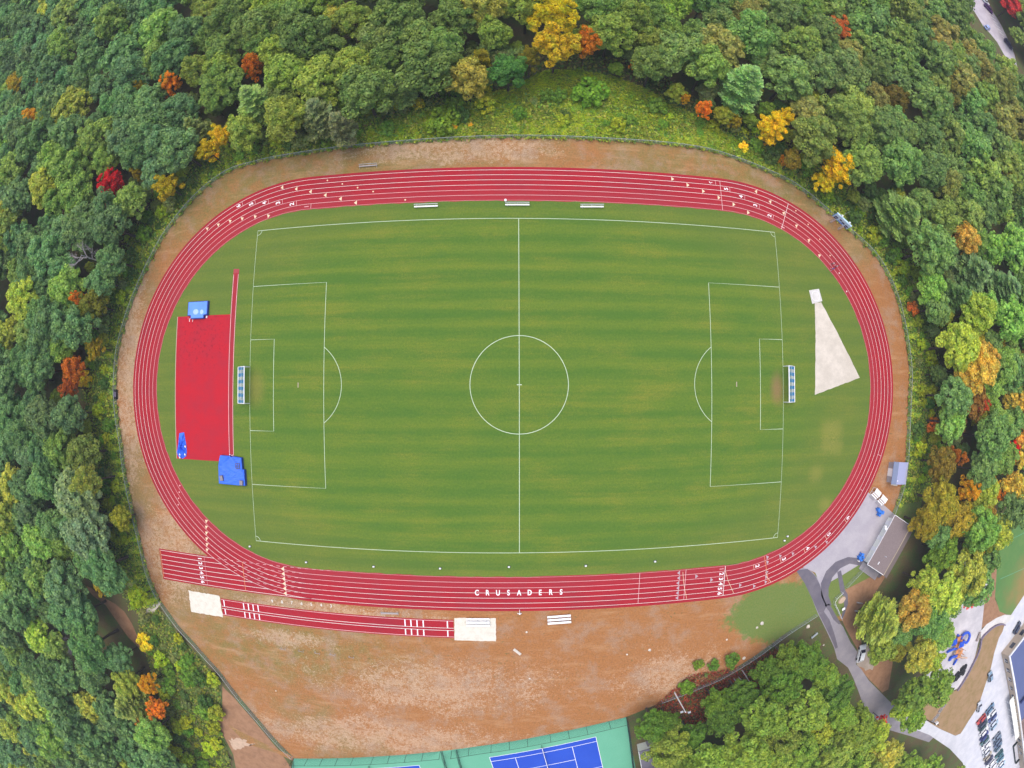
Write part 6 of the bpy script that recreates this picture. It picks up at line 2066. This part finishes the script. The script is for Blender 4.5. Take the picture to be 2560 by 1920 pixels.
for (x, y, r) in TREES:
    grid_.setdefault(gkey(x, y), []).append((x, y, r))
for (x, y), r, p in zip(cand, rad, P0):
    kx, ky = gkey(x, y)
    hit = False
    for i in range(kx - 2, kx + 3):
        for j in range(ky - 2, ky + 3):
            for (a, b_, c_) in grid_.get((i, j), ()):
                if (a - x) ** 2 + (b_ - y) ** 2 < (.585 * (r + c_)) ** 2:
                    hit = True
                    break
            if hit:
                break
        if hit:
            break
    if hit:
        continue
    grid_.setdefault((kx, ky), []).append((x, y, r))
    fill.append((x, y, r, p[0], p[1]))
fill.sort(key=lambda f: math.hypot(f[0] - CAM[0], f[1] - CAM[1]))
print('fill trees', len(fill))
N_IND = 240
for (x, y, r, px, py) in fill[:N_IND]:
    z = zone(px, py)
    cl, word = zone_colour(z, px, py, rng)
    s = r / 4.6
    tree('broad', x, y, s, jit(cl, rng, .15), f'{word} broadleaf tree among its like in the {z}', f'{word} trees in the {z}', sz=s * rng.uniform(.88, 1.12) if s < 1.1 else s * rng.uniform(.85, 1.0))
# the rest of the woods: ONE object of several hundred farther crowns
LOD = []
for i in range(9):
    g = np.random.default_rng(500 + i)
    c_, n_, s_ = crown_leaves(g, 4.6, 8.6, 52, 74, 0.37, 4.6, ragged=.24, lob=(.13, .30))
    V_, Q_ = quads_from(c_, n_, s_, g)
    LOD.append(V_.astype(np.float32))
VS, TS = [], []
for (x, y, r, px, py) in fill[N_IND:]:
    V_ = LOD[int(rng.integers(9))]
    s = r / 4.6
    a = rng.uniform(0, 6.28)
    ca, sa = math.cos(a), math.sin(a)
    sz = s * rng.uniform(.88, 1.1)
    VS.append(np.stack([(V_[:, 0] * ca - V_[:, 1] * sa) * s + x, (V_[:, 0] * sa + V_[:, 1] * ca) * s + y, V_[:, 2] * sz], 1))
    cl, _w = zone_colour(zone(px, py), px, py, rng)
    cl = jit(cl, rng, .15)
    TS.append(np.tile(np.array([cl[0], cl[1], cl[2], 1], np.float32), (len(V_), 1)))
VS, TS = np.concatenate(VS), np.concatenate(TS)
fw = bpy.data.objects.new('distant_woods', np_mesh('distant_woods', VS, np.arange(len(VS)).reshape(-1, 4), M['leaf_far'], TS))
COL.objects.link(fw)
tag(fw, 'mass of farther woodland crowns running out to the picture edges', 'woods', kind='stuff')

# ------------------------------------------------------------------ shrubs, long grass and undergrowth
def ring_out(P):
    """outward normals along the perimeter fence"""
    out = []
    for i, p in enumerate(P):
        a, b = P[max(0, i - 1)], P[min(len(P) - 1, i + 1)]
        d = Vector((b[0] - a[0], b[1] - a[1])).normalized()
        n = Vector((-d.y, d.x))
        if n.dot(Vector(p)) < 0:
            n = -n
        out.append((Vector(p), n))
    return out


RO = ring_out(RINGS)
LEAFK = 2.8
SH_COL = {'yellow-green': (.20, .23, .028), 'fresh green': (.095, .165, .034), 'dark green': (.055, .100, .034), 'grey-green': (.13, .16, .075), 'golden': (.40, .30, .028), 'rust': (.30, .11, .03)}
SHP = []
rj = random.Random(21)


def shrub_at(x, y, r, word, where, tall=1.0):
    for (a, b, c) in SHP:
        if (a - x) ** 2 + (b - y) ** 2 < (.55 * (r + c)) ** 2:
            return
    SHP.append((x, y, r))
    o = inst(SHRUB[rj.randrange(5)], 'shrub', None, jit(SH_COL[word], NR, .15))
    o.location = (x, y, 0)
    o.rotation_euler = (0, 0, rj.uniform(0, 6.28))
    k = r / 1.9
    o.scale = (k, k, k * tall * rj.uniform(.85, 1.25))
    tag(o, f'{word} shrub in the thicket {where}', 'shrub', f'{word} shrubs {where}')


SLOPE = [(760, 305), (830, 268), (900, 240), (985, 235), (1040, 210), (1120, 180), (1180, 150), (1250, 150), (1330, 165), (1400, 195), (1480, 240), (1560, 285), (1650, 335), (1690, 378), (1560, 325), (1470, 308), (1300, 296), (1100, 290), (900, 300)]
for n_try in range(460):
    p, n = RO[rj.randrange(len(RO))]
    d = 2.9 + 8.4 * rj.random() ** 1.3
    q = p + n * d + Vector((rj.uniform(-.8, .8), rj.uniform(-.8, .8)))
    pic = proj((q.x, q.y, 1.0))
    if q.x > 70 and q.y < -24 or q.y < -38:
        continue
    if in_poly(pic, SLOPE) and rj.random() < .60:
        continue
    where = 'outside the left fence' if q.x < -62 else 'outside the right fence' if q.x > 62 else 'above the far fence'
    w = rj.choices(list(SH_COL), (36, 30, 22, 12, 3, 1) if q.x > -62 else (32, 28, 26, 14, 2, 1))[0]
    shrub_at(q.x, q.y, rj.uniform(.8, 2.3), w, where)
SWP = [(300, 1340), (318, 1325), (345, 1315), (378, 1360), (412, 1398), (436, 1425), (468, 1462), (478, 1500), (470, 1560), (486, 1600), (500, 1659), (505, 1720), (400, 1720), (360, 1600), (338, 1480), (318, 1410)]
for n_try in range(230):
    pic = (rj.uniform(290, 520), rj.uniform(1310, 1700))
    if not in_poly(pic, SWP):
        continue
    q = D(pic[0], pic[1], 1.0)
    w = rj.choices(list(SH_COL), (40, 30, 18, 12, 1, 0))[0]
    shrub_at(q[0], q[1], rj.uniform(.9, 2.6), w, 'between the lower left woods and the diagonal fence')
LEAFK = 2.3
for (px, py, rp, word, cl, lb) in ((1509, 1437, 15, 'a', (.11, .17, .028), 'leftmost of three round green bushes along the fence below the dry slope'), (1544, 1437, 16, 'a', (.085, .165, .032), 'middle one of three round green bushes along the fence below the dry slope'),
                                   (1582, 1427, 20, 'a', (.085, .16, .034), 'largest and rightmost of three round green bushes along the fence'), (1482, 1484, 21, 'a', (.10, .18, .028), 'round green bush beside the white light pole'),
                                   (1528, 1461, 7, 'a', (.09, .15, .06), 'tiny grey-green bush below the three round bushes'), (1950, 580, 22, 'a', (.20, .24, .028), 'round bright lime bush outside the right fence'), (1786, 420, 23, 'a', (.12, .19, .025), 'round green bush under the brilliant yellow-orange tree'),
                                   (1880, 457, 14, 'a', (.30, .26, .03), 'yellow bush between the scoreboard and the broad pine'), (1272, 205, 42, 'a', (.10, .19, .028), 'wide bright green bush in the long grass above the far straight'), (955, 268, 40, 'a', (.13, .20, .03), 'wide light green bush close to the far fence, left of centre'),
                                   (857, 222, 23, 'a', (.28, .25, .03), 'mustard bush below the pale pine above the far straight'), (905, 222, 18, 'a', (.32, .28, .03), 'yellow-edged bush right of the mustard bush'), (800, 243, 15, 'a', (.16, .17, .035), 'olive bush left of the mustard bush'),
                                   (1045, 188, 20, 'a', (.33, .32, .03), 'upright yellow-green bush left of the long grass'), (998, 186, 17, 'a', (.23, .24, .03), 'small yellow-green bush left of the upright one'), (468, 1540, 22, 'a', (.21, .22, .035), 'round yellow-green bush near the bare bank in the lower left'),
                                   (1017, 266, 8, 'a', (.50, .34, .03), 'tiny amber bush at the far fence, right'), (979, 271, 10, 'a', (.48, .34, .03), 'tiny amber bush at the far fence, left'), (1655, 300, 15, 'a', (.40, .28, .03), 'gold bush under the large yellow tree'), (1690, 345, 13, 'a', (.34, .17, .03), 'orange-brown bush at the fence left of the brilliant tree')):
    q = D(px, py, 1.2)
    r = met(px, rp, py)
    o = inst(SHRUB[rj.randrange(5)], 'bush', None, jit(cl, NR, .05))
    o.location = (q[0], q[1], 0)
    o.rotation_euler = (0, 0, rj.uniform(0, 6.28))
    o.scale = (r / 2.0, r / 2.0, min(r / 2.0, 1.5))
    tag(o, lb, 'bush')


def leaf_carpet(name, label, cat, pts, zr, size, cols, seed, mat, up=0.8):
    g = np.random.default_rng(seed)
    pts = np.asarray(pts)
    m = len(pts)
    c = np.c_[pts, g.uniform(zr[0], zr[1], m)]
    n = g.normal(size=(m, 3)) * .6 + np.array([0, 0, up])
    V, Q = quads_from(c, n, size * g.uniform(.5, 1.3, m), g)
    k = g.integers(len(cols), size=m)
    tint = np.repeat(np.c_[np.asarray(cols)[k], np.ones(m)], 4, 0)
    o = bpy.data.objects.new(name, np_mesh(name, V, Q, mat, tint))
    COL.objects.link(o)
    return tag(o, label, cat, kind='stuff')


def scatter(poly_px, n, seed):
    g = np.random.default_rng(seed)
    W_ = np.array([D(a, b) for a, b in poly_px])
    lo, hi = W_.min(0), W_.max(0)
    p = g.uniform(lo, hi, (n, 2))
    return p[in_poly(p, [tuple(v) for v in W_])]


t = NT('verge_soil', 0.95, 0.1)
c = t.mix(t.ramp(t.noise(0.5, 5, 0.65), 0.4, 0.65), (.095, .150, .036), (.15, .155, .060))
c = t.val(c, 1.6)
M['verge'] = t.col(t.mix(t.math('MULTIPLY', t.ramp(t.noise(3, 3, 0.6), .5, .7), .5), c, (.07, .085, .03)))
_vo = []
for p, n in RO:
    _vo.append((p.x + n.x * 9, p.y + n.y * 9))
struct('verge', [(p.x, p.y) for p, n in RO] + _vo[::-1], 0.005, M['verge'])
struct('grass_bank', [D(a, b) for a, b in SLOPE], 0.011, M['verge'])
struct('verge', [D(a, b) for a, b in SWP], 0.0065, M['verge'])
# young trees filling the wood edge between the thicket and the big crowns
LEAFK = 2.8
n_young = 0
for n_try in range(6000):
    p, n = RO[rj.randrange(len(RO))]
    q = p + n * rj.uniform(5.5, 27)
    if (q.x > 66 and q.y < -20) or q.y < -44 or n_young >= 170:
        continue
    pic0, pic1 = proj((q.x, q.y, .5)), proj((q.x, q.y, 4.5))
    if in_poly(pic0, SLOPE) or in_poly(pic1, CLEAR2):
        continue
    s = rj.uniform(.30, .58)
    if any((a - q.x) ** 2 + (b - q.y) ** 2 < (.50 * c + 2.4 * s) ** 2 for kx in (-1, 0, 1) for ky in (-1, 0, 1) for (a, b, c) in grid_.get((gkey(q.x, q.y)[0] + kx, gkey(q.x, q.y)[1] + ky), ())):
        continue
    z = zone(*pic1)
    cl, word = rj.choice([((.11, .155, .035), 'fresh green'), ((.066, .11, .045), 'dark green'), ((.15, .17, .035), 'yellow-green'), ((.085, .12, .06), 'greyish green')])
    tree('broad', q.x, q.y, s, jit(cl, NR, .15), f'young {word} tree at the inner edge of the {z}', f'young {word} trees at the edge of the {z}', sz=s * 1.05, name='young_tree')
    grid_.setdefault(gkey(q.x, q.y), []).append((q.x, q.y, 4.0 * s))
    n_young += 1
print('young', n_young, 'shrubs', len(SHP))
# leafy ground cover along the fence and under the wood edge
g = np.random.default_rng(31)
idx = g.integers(len(RO), size=52000)
base = np.array([[RO[i][0].x, RO[i][0].y] for i in idx])
nor = np.array([[RO[i][1].x, RO[i][1].y] for i in idx])
off = .25 + 10.5 * g.random(len(idx)) ** 1.15
P = base + nor * off[:, None] + g.uniform(-1.6, 1.6, (len(idx), 2)) * np.clip(off, .1, 1)[:, None]
P = P[~((P[:, 0] > 72) & (P[:, 1] < -28))]
leaf_carpet('undergrowth', 'leafy green undergrowth between the track fence and the woods', 'undergrowth', P, (.05, .75), .30, [(.40, .54, .08), (.27, .46, .08), (.54, .60, .09), (.18, .33, .07), (.46, .46, .13)], 32, M['leaf_far'])
P = scatter([(760, 295), (860, 235), (950, 205), (1000, 180), (1100, 140), (1180, 118), (1330, 130), (1430, 165), (1510, 215), (1610, 275), (1710, 345), (1740, 395), (1640, 330), (1480, 240), (1330, 165), (1180, 150), (1040, 210), (900, 240)], 16000, 39)
leaf_carpet('undergrowth', 'leafy undergrowth at the foot of the trees behind the grassy bank', 'undergrowth', P, (.1, 1.5), .34, [(.16, .27, .06), (.11, .20, .06), (.30, .33, .07), (.09, .16, .06), (.26, .22, .09)], 40, M['leaf_far'])
P = scatter(SWP, 26000, 33)
leaf_carpet('undergrowth', 'leafy green undergrowth along the diagonal fence in the lower left', 'undergrowth', P, (.05, .7), .30, [(.34, .42, .07), (.24, .36, .07), (.18, .29, .07), (.44, .42, .09), (.30, .29, .12)], 34, M['leaf_far'])
P = scatter([(1400, 1535), (1440, 1500), (1465, 1478), (1490, 1455), (1540, 1450), (1600, 1438), (1660, 1405), (1700, 1390), (1720, 1400), (1660, 1470), (1600, 1510), (1540, 1545), (1500, 1570), (1440, 1580), (1390, 1580)], 15000, 35)
leaf_carpet('red_undergrowth', 'dark red leafy undergrowth around the light pole and round bushes', 'undergrowth', P, (.05, .6), .24, [(.42, .07, .05), (.32, .06, .06), (.50, .13, .06), (.22, .12, .07), (.26, .22, .08)], 36, M['leaf_far'])
# long grass on the bank above the far fence: blades combed downhill in tufts
P = scatter(SLOPE, 24000, 37)
idx = g.integers(len(RO), size=15000)
base = np.array([[RO[i][0].x, RO[i][0].y] for i in idx])
nor = np.array([[RO[i][1].x, RO[i][1].y] for i in idx])
P2 = base + nor * (.2 + 3.4 * g.random(len(idx)))[:, None]
P2 = P2[~((P2[:, 0] > 72) & (P2[:, 1] < -28))]
P = np.concatenate([P, P2])
m = len(P)
nbl = 4
P = np.repeat(P, nbl, 0) + g.normal(0, .12, (m * nbl, 2))
ang = -PI / 2 + 1.0 * np.sin(P[:, 0] * .23 + np.sin(P[:, 1] * .31) * 1.5) + g.normal(0, .45, len(P))
ln = g.uniform(.45, 1.15, len(P))
d = np.stack([np.cos(ang), np.sin(ang)], 1)
w = np.stack([-d[:, 1], d[:, 0]], 1) * .055
z0 = np.full(len(P), .03)
b0 = np.c_[P - w, z0]
b1 = np.c_[P + w, z0]
t1 = np.c_[P + d * ln[:, None] * .85 + w * .6, .25 + ln * .5]
t0 = np.c_[P + d * ln[:, None] * .85 - w * .6, .25 + ln * .5]
V = np.stack([b0, b1, t1, t0], 1).reshape(-1, 3)
cols = np.array([(.58, .68, .06), (.42, .60, .06), (.72, .74, .12), (.22, .38, .05), (.56, .52, .14)])
patch = np.clip(((np.sin(P[:, 0] * .31) * np.cos(P[:, 1] * .43 + P[:, 0] * .12)) * 1.6 + 2 + g.normal(0, .9, len(P))), 0, 4.99).astype(int)
tint = np.repeat(np.c_[cols[patch], np.ones(len(P))], 4, 0)
o = bpy.data.objects.new('long_grass', np_mesh('long_grass', V, np.arange(len(V)).reshape(-1, 4), M['leaf_far'], tint))
COL.objects.link(o)
tag(o, 'long yellow-green grass combed over the bank above the far fence', 'grass', kind='stuff')

# ------------------------------------------------------------------ the air
hz = MB().box((0, 0, 49.5), (3020, 3020, 101)).build('haze', None)
hz.data.materials.clear()
hm = bpy.data.materials.new('haze')
hm.use_nodes = True
hm.node_tree.nodes.clear()
_ho = hm.node_tree.nodes.new('ShaderNodeOutputMaterial')
_hv = hm.node_tree.nodes.new('ShaderNodeVolumePrincipled')
_hv.inputs['Color'].default_value = (0.86, 0.92, 1.0, 1)
_hv.inputs['Density'].default_value = 0.00028
hm.node_tree.links.new(_hv.outputs[0], _ho.inputs['Volume'])
hz.data.materials.append(hm)
hz['kind'] = 'stuff'
